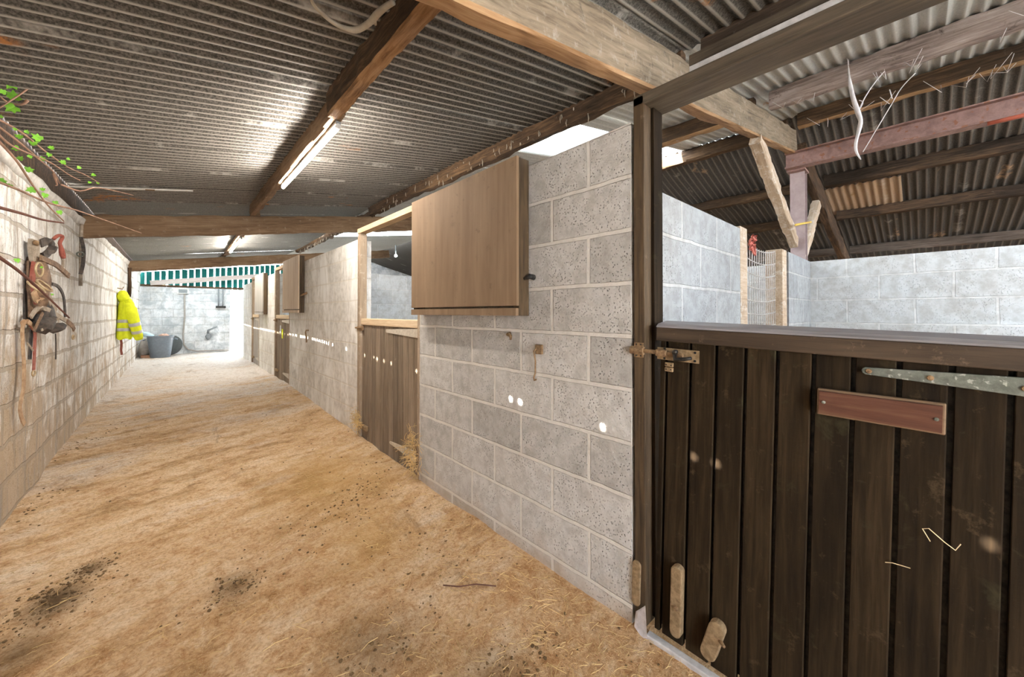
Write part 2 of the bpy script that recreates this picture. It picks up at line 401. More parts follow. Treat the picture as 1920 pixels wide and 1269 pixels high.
M['brick'] = plain_mat('red_brick', (.45, .26, .17), .9)
M['white_box'] = plain_mat('white_plastic', (.72, .72, .70), .4)
M['grey_box'] = plain_mat('grey_plastic', (.25, .27, .28), .5)
M['conduit'] = plain_mat('dull_pipe', (.38, .34, .30), .6)
M['green_board'] = wood_mat('green_board', 'z', (.004, .10, .095), (.006, .15, .14), (.012, .21, .20), .7, islands=.3, bump=.1)
M['leaf'] = plain_mat('ivy_leaf', (.17, .42, .035), .5, .3, var=.5, scale=7)
M['stem'] = plain_mat('ivy_stem', (.27, .16, .11), .85, var=.4, scale=20)
M['stem_dark'] = plain_mat('dark_stem', (.12, .05, .035), .8, var=.3)
M['scrap'] = plain_mat('white_scrap', (.58, .56, .60), .6, var=.25, scale=40)
M['sill'] = plain_mat('pale_sill', (.52, .50, .50), .8, var=.2, scale=30)
M['straw'] = plain_mat('straw', (.58, .40, .18), .9, var=.3, scale=3)
M['straw_pale'] = plain_mat('pale_straw', (.78, .62, .38), .9, var=.2)
M['dung'] = plain_mat('dung', (.15, .092, .042), .95, var=.45, scale=30)
M['concrete'] = plain_mat('outdoor_concrete', (.62, .60, .57), .9)
M['cement'] = metal_mat('cement_fillet', (.50, .47, .43), (.72, .70, .66), .95, 0, 9, .6, .15)
M['white_metal'] = plain_mat('white_metal', (.78, .78, .76), .4)
def emit(name, c, s):
    m = NT(name); m.fin((.8, .8, .8), .5); m.put(m.b.inputs['Emission Color'], c); m.put(m.b.inputs['Emission Strength'], s); return m.mat
M['led'] = emit('lit_diffuser', (1, .93, .83), 210)
M['bulb'] = emit('lit_bulb', (.8, 1, .95), 120)
def skylight_mat():
    m = NT('translucent_sheet')
    tr = m.n('BsdfTranslucent', {'Color': (.34, .38, .40, 1)}).outputs[0]; tp = m.n('BsdfTransparent', {'Color': (.9, .95, 1, 1)}).outputs[0]
    mx = m.n('MixShader', {0: .10, 1: tr, 2: tp}).outputs[0]
    m.t.links.new(mx, m.out.inputs['Surface']); return m.mat
M['skylight'] = skylight_mat()

def floor_mat():
    m = NT('floor_dirt'); p = m.pos(); x, y, z = m.sep(p)
    d = m.n('VectorRotate', {'Vector': p, 'Angle': -.24}, rotation_type='Z_AXIS').outputs[0]
    d = m.mp(d, (.42, 1, 1))           # raked diagonally
    s1 = m.noise(d, 2.6, 6, .66, .5); s2 = m.noise(m.mp(d, loc=(4, 9, 0)), 7, 6, .7, .4)
    fine = m.noise(p, 70, 4, .75); grit = m.noise(m.mp(p, loc=(2, 2, 0)), 190, 2, .6)
    col = m.ramp(m.math('ADD', m.math('MULTIPLY', s1, .6), m.math('MULTIPLY', s2, .4)),
                 [(.30, (.22, .125, .052)), (.40, (.43, .27, .13)), (.47, (.64, .43, .245)), (.55, (.74, .55, .36)), (.66, (.80, .67, .52))])
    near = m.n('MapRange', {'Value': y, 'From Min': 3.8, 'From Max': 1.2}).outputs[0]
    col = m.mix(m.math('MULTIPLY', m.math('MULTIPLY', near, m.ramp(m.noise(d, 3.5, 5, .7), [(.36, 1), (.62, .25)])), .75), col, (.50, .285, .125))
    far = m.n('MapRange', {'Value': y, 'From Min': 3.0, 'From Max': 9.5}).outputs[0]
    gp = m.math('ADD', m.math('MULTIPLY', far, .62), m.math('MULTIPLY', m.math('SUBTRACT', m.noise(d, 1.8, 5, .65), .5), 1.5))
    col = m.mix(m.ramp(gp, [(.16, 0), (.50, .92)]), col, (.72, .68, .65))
    iso = m.noise(m.mp(p, loc=(6, 1, 0)), 13, 6, .75, .6)
    col = m.mix(m.ramp(iso, [(.36, .7), (.50, 0)]), col, m.mix(1, col, (.66, .50, .34), 'MULTIPLY'))
    col = m.mix(m.ramp(iso, [(.54, 0), (.68, .45)]), col, (.80, .66, .49))
    col = m.mix(m.ramp(fine, [(.40, .6), (.54, 0)]), col, m.mix(1, col, (.55, .46, .36), 'MULTIPLY'))
    col = m.mix(m.ramp(grit, [(.60, 0), (.70, .5)]), col, (.80, .64, .42))
    fk = m.noise(m.mp(d, (1, 1, 1), loc=(1, 5, 0)), 24, 5, .75, .3)
    col = m.mix(m.math('MULTIPLY', m.ramp(fk, [(.56, 0), (.66, 1)]), m.ramp(m.noise(d, 1.6, 4, .6), [(.40, 0), (.62, .75)])), col, (.22, .12, .048))
    # trodden dung stains
    dk = m.ramp(m.noise(m.mp(p, (1, .45, 1), loc=(.7, .1, 0), rot=(0, 0, .9)), 2.1, 6, .75, .6), [(.60, 0), (.72, .75)])
    col = m.mix(dk, col, (.17, .09, .035))
    def spot(cx, cy, r0, r1, str_):
        dx = m.math('SUBTRACT', x, cx); dy = m.math('SUBTRACT', y, cy)
        dd = m.math('SQRT', m.math('ADD', m.math('MULTIPLY', dx, dx), m.math('MULTIPLY', m.math('MULTIPLY', dy, dy), .5)))
        dd = m.math('ADD', dd, m.math('MULTIPLY', m.math('SUBTRACT', s2, .5), .9*r1))
        return m.math('MULTIPLY', m.math('SUBTRACT', 1.0, m.n('MapRange', {'Value': dd, 'From Min': r0, 'From Max': r1}).outputs[0]), str_)
    for a in ((-.36, 2.62, .01, .13, .95), (-.28, 2.85, .0, .09, .8), (-.42, 2.35, .0, .14, .6), (.24, 2.2, .0, .12, .7), (.60, 1.45, .02, .25, .5), (.86, 1.0, .02, .2, .5)):
        col = m.mix(spot(*a), col, (.075, .042, .016))
    for a in ((.95, 3.1, .1, .6, .55), (.85, 2.2, .05, .35, .45)):
        col = m.mix(spot(*a), col, (.50, .30, .105))
    h = m.math('ADD', m.math('MULTIPLY', fine, .8), m.math('ADD', m.math('MULTIPLY', grit, .5), m.math('MULTIPLY', s2, 1.2)))
    wet = m.ramp(gp, [(.35, .95), (.75, .62)])
    return m.fin(col, wet, m.bump(h, .55, .02), spec=.25)
M['floor'] = floor_mat()

# ---------------------------------------------------------------- floor
def nz(x, y, z=0): return MN.noise(Vector((x, y, z)))
def gauss(x, y, cx, cy, rx, ry): return math.exp(-((x-cx)/rx)**2-((y-cy)/ry)**2)
def floor_z(x, y):
    z = fl(y)
    k = sstep(1.02, 1.40, x)*(.5+.5*nz(y*2.3, 5.1))*.035*(1-sstep(9, 12, y))
    k += sstep(.35, .72, -x)*(.5+.5*nz(y*2.1, 9.1))*.02
    k += .05*gauss(x, y, 1.15, 3.05, .28, .5)*(.6+.5*nz(x*7, y*5))
    k += .03*gauss(x, y, .8, 2.35, .3, .3)*(.5+nz(x*9, y*7))
    k += .018*gauss(x, y, -.36, 2.65, .10, .18)+.012*gauss(x, y, .24, 2.2, .1, .14)
    k += .012*nz(x*1.5, y*1.1, 3)+.008*nz(x*6+y*3, y*4-x*2, 1)+.005*max(0, nz(x*17, y*14, 2))+.004*nz(x*31, y*29, 4)
    return z+k-.008
mb = MB()
xs = [-.9+i*.035 for i in range(68)]; ys = []
y = -2.6
while y < 14.3: ys.append(y); y += .03 if y < 5 else .07
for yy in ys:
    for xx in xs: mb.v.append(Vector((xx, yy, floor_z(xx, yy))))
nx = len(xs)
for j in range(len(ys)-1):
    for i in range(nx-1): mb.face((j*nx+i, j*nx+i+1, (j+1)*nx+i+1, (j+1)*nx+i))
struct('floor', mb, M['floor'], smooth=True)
mb = MB(); mb.box(1.448, 12, -4.5, 14.3, -.2, -.02)
struct('floor_stalls', mb, M['floor'])
mb = MB(); mb.box(-30, 40, -30, 60, -.6, -.22)
struct('ground', mb, M['concrete'])

# loose bedding and droppings trodden into the floor
def rnd_floor(n):
    out = []
    while len(out) < n:
        yy = -.2+R()**1.7*8.2; xx = -.68+R()*2.08
        w = .28+.8*sstep(.6, 1.3, xx)+.5*gauss(xx, yy, 1.0, 3.0, .5, .8)+.7*sstep(1.6, .6, yy)*sstep(-.1, .6, xx)
        if xx < xl(yy)+.02 or xx > 1.42 or R() > w: continue
        out.append((xx, yy))
    return out
mb = MB()
for (xx, yy) in rnd_floor(7000):
    L = .008+.035*R()**2.5; a = R()*PI*2; z = floor_z(xx, yy)+.003+.006*R()
    dx, dy = math.cos(a)*L, math.sin(a)*L; w = .0006+.0007*R(); b = (R()-.5)*.6*L
    mb.tube([(xx-dx, yy-dy, z), (xx-dy*.15, yy+dx*.15, z+b*.5+.002), (xx+dx, yy+dy, z+abs(b)*.6)], w, 3, False)
tag(obj('straw_litter', mb, M['straw']), 'loose chopped straw scattered over the passage floor', 'straw', kind='stuff')
mb = MB()
for (xx, yy) in rnd_floor(500):
    r = .0015+.0035*R()**2; z = floor_z(xx, yy)
    mb.blob((xx, yy, z+r*.3), r*(1+R()), r*(1+R()), r*.8)
for (cx, cy, sx, sy, n) in ((-.36, 2.65, .07, .12, 150), (-.30, 2.86, .04, .06, 40), (.24, 2.2, .06, .07, 70), (1.15, 1.9, .12, .35, 60), (.75, 2.5, .15, .2, 60), (1.02, 2.75, .12, .2, 60), (.62, 1.42, .12, .10, 60), (.98, 1.02, .10, .10, 70), (-.62, 3.9, .05, .25, 40), (-.58, 5.2, .05, .5, 50), (-.55, 2.4, .05, .25, 50)):
    for k in range(int(n*2.2)):
        q1 = random.gauss(0, 1); q2 = random.gauss(0, 1); xx = cx+sx*q1*1.3+sy*.35*q2; yy = cy+sy*q2*.9
        if xx > 1.41 or xx < xl(yy)+.02: continue
        r = .0015+.0045*R()**3
        mb.blob((xx, yy, floor_z(xx, yy)+r*.35), r*(1+R()*.7), r*(1+R()*.7), r*.8)
tag(obj('dung_crumbs', mb, M['dung'], smooth=True), 'dark crumbled droppings trodden over the passage floor', 'droppings', kind='stuff')
# one fallen stalk
tag(obj('fallen_stalk', MB().tube([(.98, 1.56, floor_z(.98, 1.56)+.006), (1.03, 1.50, floor_z(1.03, 1.5)+.010), (1.10, 1.46, floor_z(1.1, 1.46)+.008), (1.16, 1.38, floor_z(1.16, 1.38)+.007)], .003, 6), M['stem_dark'], smooth=True),
    'thin brown bent stalk lying on the dirt before the block wall', 'stalk')

# ---------------------------------------------------------------- walls
def wall_strip(name, mat, y0, y1, x0f, x1f, zt, n, zb=-.15, rough=0.0, nzn=12):
    """vertical wall along y with a gently uneven face"""
    mb = MB()
    for j in range(n+1):
        yy = lerp(y0, y1, j/n)
        for i in range(nzn+1):
            zz = lerp(zb, zt(yy), i/nzn)
            mb.v.append(Vector((x0f(yy)+rough*nz(yy*2.2, zz*2.5, 7)+rough*.6*nz(yy*7, zz*7, 3), yy, zz)))
    w = nzn+1
    for j in range(n):
        for i in range(nzn): mb.face((j*w+i, (j+1)*w+i, (j+1)*w+i+1, j*w+i+1))
    o = len(mb.v)
    for j in range(n+1):
        yy = lerp(y0, y1, j/n)
        mb.v += [Vector((x1f(yy), yy, zb)), Vector((x1f(yy), yy, zt(yy)))]
    for j in range(n):
        mb.face((o+2*j, o+2*j+1, o+2*j+3, o+2*j+2))
        mb.face((j*w+nzn, (j+1)*w+nzn, o+2*j+3, o+2*j+1))
    mb.face([i for i in range(w)]+[o+1, o]); mb.face([n*w+i for i in range(w)]+[o+2*n+1, o+2*n])
    return struct(name, mb, mat, smooth=True, auto=.6)
TW = 1.572
for k, (a, b, zt) in enumerate(((.825, 2.625, lambda y: 2.098-.012*(y-1)), (3.915, 6.83, lambda y: 2.052-.008*(y-4)), (7.98, 9.55, lambda y: 2.025), (10.52, 11.86, lambda y: 2.01))):
    wall_strip('wall_right', M['block_pale'] if k else M['block_front'], a, b, lambda y: DX, lambda y: TW, zt, 24, rough=.002)
def wlt(y): return pw(y, [(-3, 2.25), (3.5, 2.27), (5.9, 2.31), (10.8, 2.37), (14, 2.40)])
wall_strip('wall_left', M['block_left'], -2.4, 14.1, xl, lambda y: xl(y)-.2, lambda y: wlt(y)-.02, 150, rough=.012, nzn=24)
# cement fillet bedded along the head of the left wall
mb = MB(); n = 90
for j in range(n+1):
    yy = lerp(-2.3, 13.9, j/n); b = .02*nz(yy*3, 2)+.012*nz(yy*9, 5); x0 = xl(yy)
    t = wlt(yy)
    mb.v += [Vector((x0+.012+b, yy, t-.10-abs(b)*2)), Vector((x0+.035+b, yy, t-.045)), Vector((x0-.02+b, yy, t+.005)), Vector((x0-.19, yy, t-.0)), Vector((x0-.19, yy, t-.1))]
for j in range(n):
    for i in range(4): mb.face((j*5+i, j*5+i+1, j*5+6+i, j*5+5+i))
    mb.face((j*5+4, j*5, j*5+5, j*5+9))
mb.face(range(5)); mb.face(range(n*5, n*5+5))
struct('trim_1', mb, M['cement'], smooth=True)
# end wall with the doorway on its right
mb = MB(); mb.box(-.62, 1.36, 13.9, 14.1, -.15, 2.0); struct('wall_end', mb, M['block_end'])
mb = MB(); mb.box(2.35, 5.0, 13.9, 14.1, -.15, 2.0); struct('wall_end', mb, M['block_end'])
# stall back wall and partitions
mb = MB(); mb.box(4.87, 5.0, -3.5, 13.9, -.15, 1.825); struct('wall_back', mb, M['block_back'])
mb = MB(); mb.box(TW, 2.67, .78, .92, -.15, 1.835); struct('wall_partition', mb, M['block_part'])
mb = MB(); mb.box(3.94, 4.868, .78, .92, -.15, 1.825); struct('wall_partition', mb, M['block_part'])
mb = MB(); mb.box(2.67, 3.94, .80, .90, -.15, .95); struct('wall_partition_low', mb, M['block_stall'])
mb = MB(); mb.box(TW, 4.868, 5.4, 5.54, -.15, 1.87); struct('wall_partition', mb, M['block_stall'])
mb = MB(); mb.box(TW, 4.868, 9.2, 9.34, -.15, 1.87); struct('wall_partition', mb, M['block_stall'])
mb = MB(); mb.box(4.82, 4.869, -3.4, .775, .95, 1.205); struct('trim_2', mb, M['block_back'])
mb = MB(); mb.box(DX, TW, -4.34, -.46, -.15, 2.05); struct('wall_right', mb, M['block_front'])
mb = MB(); mb.box(TW, 4.868, -2.75, -2.61, -.15, 1.83); struct('wall_partition', mb, M['block_stall'])
mb = MB(); mb.box(.55, DX, -2.5, -2.36, -.15, 2.2); mb.box(-.85, .549, -2.5, -2.36, 1.95, 2.2); struct('wall_rear', mb, M['block_stall'])  # unseen wall added to narrow the rear opening and cut its light
# outer wall of the far aisle
mb = MB(); mb.box(11.2, 11.4, -4.5, 14.3, -.2, 1.62); struct('wall_far', mb, M['block_back'])
mb = MB(); mb.box(TW, 11.2, -4.5, -4.35, -.2, 2.3); struct('wall_rear', mb, M['block_stall'])

# ---------------------------------------------------------------- roof
WAVE = .076
def roof_strip(mb, x0, x1, ya, yb, zf, nxs, lift, tilt):
    n = max(8, int(round((yb-ya)/WAVE*8))); b = len(mb.v)
    for j in range(n+1):
        yy = ya+(yb-ya)*j/n
        for i in range(nxs+1):
            xx = x0+(x1-x0)*i/nxs
            if callable(x0): pass
            z = zf(xx, yy)+.0088*math.cos(2*PI*yy/WAVE)+lift+tilt*(yy-ya)
            mb.v.append(Vector((xx, yy, z)))
    w = nxs+1
    for j in range(n):
        for i in range(nxs): mb.face((b+j*w+i, b+j*w+i+1, b+(j+1)*w+i+1, b+(j+1)*w+i))
SKY = [(2.13, 2.89), (8.0, 8.76), (-2.24, -1.48), (5.93, 5.94)]
SW = WAVE*9
def in_sky(a, b):
    return any(a < q-.01 and b > p+.01 for p, q in SKY[:3])
mbc = MB(); mbz = MB(); mbs = [MB() for _ in SKY]
def split_runs(y0, y1, holes):
    ed = [y0]; 
    for p, q in sorted(holes): ed += [p, q]
    ed.append(y1); return [(ed[i], ed[i+1]) for i in range(0, len(ed), 2)]
def sheets(mb, x0, x1, y0, y1, zf, nxs, amp=.004):
    a = y0; k = 0
    while a < y1-.02:
        b = min(a+SW, y1)
        roof_strip(mb, x0, x1, a-.03 if a > y0 else a, b, zf, nxs, amp*(R()-.5)*2, .006*(k % 2 == 0)+.003*(R()-.3))
        a = b; k += 1
# passage side sheets: eave to the second purlin row
mbe = MB()
def eave_sheet(mb, y0, y1):
    a = y0; k = 0
    while a < y1-.02:
        b = min(a+SW, y1); n = int(round((b-a+.03)/WAVE*8)); t = .016*(k % 2 == 0)+.004*R(); l = .003*(R()-.5); base = len(mb.v)
        for j in range(n+1):
            yy = a-.03+(b-a+.03)*j/n
            for i in range(7):
                xx = lerp(xl(yy)+.022, 2.36, i/6)
                mb.v.append(Vector((xx, yy, sheet(xx, yy)+.0088*math.cos(2*PI*yy/WAVE)+(l+t*(yy-a))*min(1, i/2))))
        for j in range(n):
            for i in range(6): mb.face((base+j*7+i, base+j*7+i+1, base+(j+1)*7+i+1, base+(j+1)*7+i))
        a = b; k += 1
eave_sheet(mbe, -2.4, 5.9)
for (a, b) in split_runs(-4.3, 14.2, SKY[:3]):
    sheets(mbz, 2.30, RIDGE, a, b, lambda x, y: sheet(x, y)+.026, 5)
roof_strip(mbz, 2.30, 2.47, *SKY[2], lambda x, y: sheet(x, y)+.026, 2, 0, 0); roof_strip(mbz, 4.33, RIDGE, *SKY[2], lambda x, y: sheet(x, y)+.026, 2, 0, 0)
struct('ceiling_stalls', mbz, M['sheet_zinc'], smooth=True)
for k, (a, b) in enumerate(SKY[:3]):
    xa, xb = (2.32, RIDGE-.35) if k < 2 else (2.45, 4.35)
    mb = MB(); roof_strip(mb, xa, xb, a, b, lambda x, y: sheet(x, y)+.026, 4, 0, 0)
    struct('window_%d' % (k+1), mb, M['skylight'], smooth=True)
mb = MB(); eave_sheet(mb, 12.4, 13.0); eave_sheet(mbe, 13.0, 14.2); struct('window_4', mb, M['skylight'], smooth=True)  # translucent panel added out of sight to brighten the far end
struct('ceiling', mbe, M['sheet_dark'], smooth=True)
mb = MB(); eave_sheet(mb, 5.9, 12.4); struct('ceiling_far', mb, M['sheet_far'], smooth=True)
mbb = MB()
BS = [(6.55, 7.24, .30, .92)]
def bsheet(x, y): return bb(x)+.38+.12*max(0, 5.8-x)
for (a, b) in split_runs(-4.3, 14.2, []):
    sheets(mbb, RIDGE-.02, 6.62, a, b, lambda x, y: bsheet(x, y), 3)
    sheets(mbb, 6.5, 11.4, a, b, lambda x, y: bsheet(x, y)+.012, 6)
struct('ceiling_back', mbb, M['sheet_back'], smooth=True)
mb = MB(); roof_strip(mb, 6.50, 7.28, .17, .93, lambda x, y: bsheet(x, y)-.012, 3, 0, 0)
tag(obj('roofing_sheet', mb, M['sheet_tan'], smooth=True), 'small tan corrugated patch under the dark back roof', 'roofing sheet')
a_ = at(128, 350, (0, 5.0, sheet(0, 5.0)-.03), (-rslope(5), 0, 1)); b_ = at(362, 358, (0, 5.0, sheet(0, 5.0)-.03), (-rslope(5), 0, 1))
fs = tag(obj('flashing_strip', MB().strap([a_, (a_+b_)/2, b_], .05, .004, (0, 1, 0)), M['white_metal'], origin=a_), 'pale metal strip with a rust spot across the roof sheets at the left', 'metal strip')
obj('rust_patch', MB().strap([a_.lerp(b_, .58)-Vector((0, 0, .004)), a_.lerp(b_, .66)-Vector((0, 0, .004))], .04, .003, (0, 1, 0)), M['rusty'], fs)['label'] = 'orange rust spot'
# wall plate under the eave, its packing leaves gaps below some corrugations
mb = MB(); rs = random.Random(5); k = int(-2.3/WAVE)
while k*WAVE < 13.95:
    yc = k*WAVE; k += 1
    gap = rs.random() < (.10 if yc < 3.2 else .35 if yc < 5 else .8)
    hw = WAVE*(.10+.08*rs.random())
    for (ya, yb_, h) in ((yc-WAVE/2, yc-hw, .016), (yc-hw, yc+hw, (-.004 if yc < 4 else -.010) if gap else .016), (yc+hw, yc+WAVE/2, .016)):
        base = len(mb.v)
        for q in (ya, yb_):
            x0 = xl(q); t = sheet(x0+.02, q)
            mb.v += [Vector((x0-.07, q, wlt(q)-.03)), Vector((x0+.018, q, wlt(q)-.03)), Vector((x0+.018, q, t+h)), Vector((x0+.004, q, t+h)), Vector((x0-.07, q, t-.07))]
        for i in range(5): mb.face((base+i, base+(i+1) % 5, base+5+(i+1) % 5, base+5+i))
        mb.face([base+i for i in range(5)]); mb.face([base+5+i for i in range(5)])
tag(obj('wall_plate', mb, M['purlin_black']), 'dark timber wall plate along the head of the whitewashed wall under the eave', 'wall plate')

# ---------------------------------------------------------------- timbers
def timber(name, p0, p1, w, h, mat, label, cat, top=False, jit=.006, n=28, round_=0.0, group=None, parent=None, seed=None, bottom=None):
    """roughly sawn timber from p0 to p1 (axis = middle of its underside unless top)"""
    p0 = Vector(p0); p1 = Vector(p1); L = (p1-p0).length
    t = (p1-p0).normalized(); side = Vector((0, 0, 1)).cross(t)
    if side.length < .01: side = Vector((1, 0, 0))
    side.normalize(); up = t.cross(side)
    mb = MB(); sd = seed if seed is not None else R()*50
    sec = []
    per = 12
    for i in range(n+1):
        xx = L*i/n
        wv = 1+jit*4*nz(xx*1.1, sd, 0)
        for j in range(per):
            # rounded rectangle section
            th = 2*PI*(j+.5)/per; c, s_ = math.cos(th), math.sin(th)
            e = 2/(7 if round_ == 0 else lerp(7, 2, round_))
            yy = math.copysign(abs(c)**e, c)*w/2*wv; zz = math.copysign(abs(s_)**e, s_)*h/2*wv+h/2
            q = jit*nz(xx*4, j*2.1+sd, 3)+jit*.8*nz(xx*13, j*3.3+sd, 5)
            mb.v.append(Vector((xx, yy+q*c*2, zz+q*s_*2)))
    for i in range(n):
        for j in range(per):
            mb.cur = 1 if bottom is not None and j in (7, 8, 9) else 0
            mb.face((i*per+j, i*per+(j+1) % per, (i+1)*per+(j+1) % per, (i+1)*per+j))
    mb.cur = 0
    mb.face(range(per)); mb.face(range(n*per, n*per+per))
    o = obj(name, mb, mat if bottom is None else [mat, bottom], smooth=True, auto=.65, local=True)
    o.matrix_world = Matrix.Translation(p0) @ Matrix((t, side, up)).transposed().to_4x4()
    return tag(o, label, cat, group)
G1 = None
# rafters across the passage
timber('rafter', (-.72, .935, rb(-.72, .95)), (4.93, .935, 2.088+.186*4.93), .088, .24, M['rafter'], 'big rough rafter crossing overhead above the nearest dark stable door', 'rafter', n=60, bottom=M['timber_fresh'])
timber('rafter', (-.66, 5.92, rb(-.66, 5.88)), (4.9, 5.92, rb(4.9, 5.88)), .09, .235, M['rafter_far'], 'brown rafter crossing the passage at the far end of the nearest strip light', 'rafter', n=60)
timber('rafter', (-.58, 10.84, 2.127), (4.9, 10.84, 2.127+.152*5.48), .09, .22, M['rafter_far'], 'farthest brown rafter crossing the passage in front of the green boards', 'rafter', n=60)
timber('rafter', (5.08, .90, bb(5.08)), (10.9, .90, bb(10.9)), .10, .24, M['purlin'], 'brown rafter sloping down behind the red steel post to the far eave', 'rafter', n=40)
timber('rafter', (5.0, 5.92, bb(5.0)), (10.9, 5.92, bb(10.9)), .10, .24, M['purlin'], 'rafter sloping down the back roof, framed by the half open doorway', 'rafter', n=40)
timber('rail', (-.35, 13.86, 2.03), (2.05, 13.86, 2.37), .06, .13, M['timber_pale'], 'pale pinkish sloping rail across the green boards above the end wall', 'rail')
timber('plank', (-.55, 13.97, 2.005), (1.9, 13.97, 2.00), .12, .055, M['purlin'], 'brown plank lying on the head of the end wall', 'plank')

def purlin(x0, ya, yb, mat, label, w=.07, h=.15, x1=None, rd=0.0, dz=0.0, jit=.007, bottom=None):
    x1 = x0 if x1 is None else x1
    f = (lambda x, y: rb(x, y)+.24)
    return timber('purlin', (x0, ya, f(x0, ya)+dz), (x1, yb, f(x1, yb)+dz), w, h-.0, mat, label, 'purlin', n=50, round_=rd, jit=jit, bottom=bottom)
purlin(.745, -2.3, .86, M['purlin_light'], 'purlin over the passage running back past the camera')
purlin(.735, .99, 2.42, M['purlin'], 'bark-edged orange brown purlin running from the big rafter to the nearest strip light', w=.085, bottom=M['timber_fresh'])
purlin(.765, 2.40, 5.86, M['rafter_far'], 'dusty grey brown purlin the nearest strip light hangs from', w=.07, x1=.80)
purlin(.86, 5.98, 10.7, M['rafter_far'], 'purlin the farther strip light hangs from', w=.08, h=.085, x1=.96)
purlin(.95, 10.9, 13.8, M['purlin'], 'short purlin beyond the farthest rafter', h=.07)
purlin(2.33, -3.0, .87, M['purlin_black'], 'black dusty purlin above the head of the nearest door frame', w=.085, h=.15)
purlin(2.34, .99, 5.86, M['purlin'], 'dark purlin hung with cobwebs above the big open shutter', w=.075, h=.15, jit=.010)
purlin(2.42, 5.98, 10.7, M['purlin'], 'knobbly purlin above the far block wall of the passage', w=.09, h=.10, jit=.02)
purlin(3.80, -3.0, .87, M['purlin_pale'], 'thick rounded pole purlin with pale flank in front of the hanging cobweb', w=.12, h=.16, rd=.7)
purlin(3.80, .99, 5.86, M['purlin'], 'orange brown purlin seen past the door post behind the big rafter', w=.10, h=.16, rd=.4, bottom=M['purlin_light'])
purlin(4.86, -3.0, .87, M['purlin'], 'dark split purlin just above the red steel beam', w=.09, h=.15, bottom=M['purlin_light'])
purlin(5.0, .99, 5.86, M['purlin'], 'ridge purlin behind the diagonal prop', w=.10, h=.15)
def bpurlin(x, ya, yb, mat, label, w=.09, h=.13):
    z = bb(x)+.24
    return timber('purlin', (x, ya, z), (x, yb, z), w, h, mat, label, 'purlin', n=50, jit=.008)
bpurlin(6.20, -4.2, .84, M['purlin_black'], 'black sagging purlin beneath the ridge beyond the red steel beam', w=.12, h=.15)
bpurlin(7.22, -4.2, .84, M['purlin_black'], 'dark purlin in the middle of the back roof below the tan patch')
bpurlin(8.60, -4.2, .84, M['purlin_grey'], 'lowest purlin of the back roof, just above the pale stall wall')
bpurlin(6.20, .96, 5.86, M['purlin'], 'brown purlin of the back roof left of the red steel post, upper one')
bpurlin(7.22, .96, 5.86, M['purlin'], 'brown purlin of the back roof left of the red steel post, lower one')
bpurlin(8.60, .96, 5.86, M['purlin_grey'], 'low purlin half hidden behind the foot of the red steel post')

# steel beam and post, props
st = thing('steel_beam', 'long red oxide steel beam below the ridge on the right', 'beam', (4.92, .99, 2.84))
mb = MB(); mb.box(4.915, 4.925, -4.0, .99, 2.855, 2.995); obj('web', mb, M['steel_red'], st)
mb = MB(); mb.box(4.86, 4.98, -4.0, .99, 2.995, 3.007); obj('flange', mb, M['steel_red'], st)
mb = MB(); mb.box(4.86, 4.98, -4.0, .99, 2.84, 2.855); obj('flange', mb, M['steel_red'], st)
sp = thing('steel_post', 'red oxide steel post standing behind the stall partition', 'post', (5.08, .91, -.02))
mb = MB(); mb.box(5.015, 5.025, .845, .975, -.02, 2.82); obj('flange', mb, M['steel_post'], sp)
mb = MB(); mb.box(5.125, 5.135, .845, .975, -.02, 2.82); obj('flange', mb, M['steel_post'], sp)
mb = MB(); mb.box(5.025, 5.125, .905, .915, -.02, 2.82); obj('web', mb, M['steel_post'], sp)
mb = MB(); mb.box(4.94, 5.15, .83, .99, 2.82, 2.838); obj('cap_plate', mb, M['steel_red'], sp)
timber('prop', (4.96, .935, 2.0), (3.58, .935, 2.70), .085, .11, M['strut'], 'pale dusty diagonal prop from the red post up to the big rafter', 'prop')
timber('prop', (5.16, .90, 1.85), (6.05, .90, 2.63), .085, .10, M['strut'], 'short pale prop leaning right from the red post to the back rafter', 'prop')
a = at(1447, 416, (0, .86, 0), (0, 1, 0)); b = at(1506, 400, (0, .86, 0), (0, 1, 0))
a = Vector((4.55, .84, 2.165)); b = Vector((5.22, .83, 2.30))
tag(obj('tie_stick', MB().tube([a, b], .011, 8), M['yellowstick'], origin=a, smooth=True), 'yellow stick tied across the red post and the props', 'stick')
p = [Vector((4.86, yy, 2.823+.001*math.sin(yy*9))) for yy in (-.36, -.45, -.55, -.7, -.9, -1.3)]
tag(obj('red_pipe', MB().tube(p, .016, 10), M['red'], origin=p[0], smooth=True), 'short red pipe slung under the red steel beam', 'pipe')

# ---------------------------------------------------------------- strip lights
def strip_light(loc, x0, ya, x1, yb, label):
    zf = lambda x, y: rb(x, y)+.24
    t = thing('strip_light', label, 'light', (x0, ya, zf(x0, ya)), 'strip lights under the passage purlins')
    a = Vector((x0, ya, zf(x0, ya)-.013)); b = Vector((x1, yb, zf(x1, yb)-.013)); d = (b-a).normalized()
    obj('housing', MB().strap([a, b], .030, .018, (1, 0, 0)), M['grey_box'], t, bevel=.003)
    dz = Vector((0, 0, -.027))
    obj('diffuser', MB().tube([a+d*.02+dz, b-d*.02+dz], .0125, 10), M['led'], t, smooth=True)['label'] = 'glowing white tube'
    obj('end_cap', MB().tube([a+dz*.8, a+d*.02+dz*.8], .016, 10), M['white_metal'], t, smooth=True, auto=.6)
    obj('end_cap', MB().tube([b-d*.02+dz*.8, b+dz*.8], .016, 10), M['white_metal'], t, smooth=True, auto=.6)
    return t
strip_light(0, .775, 2.45, .80, 4.12, 'lit strip light under the passage purlin, the near long one')
strip_light(0, .90, 7.75, .945, 9.75, 'small looking lit strip light farther down the passage beyond the middle rafter')
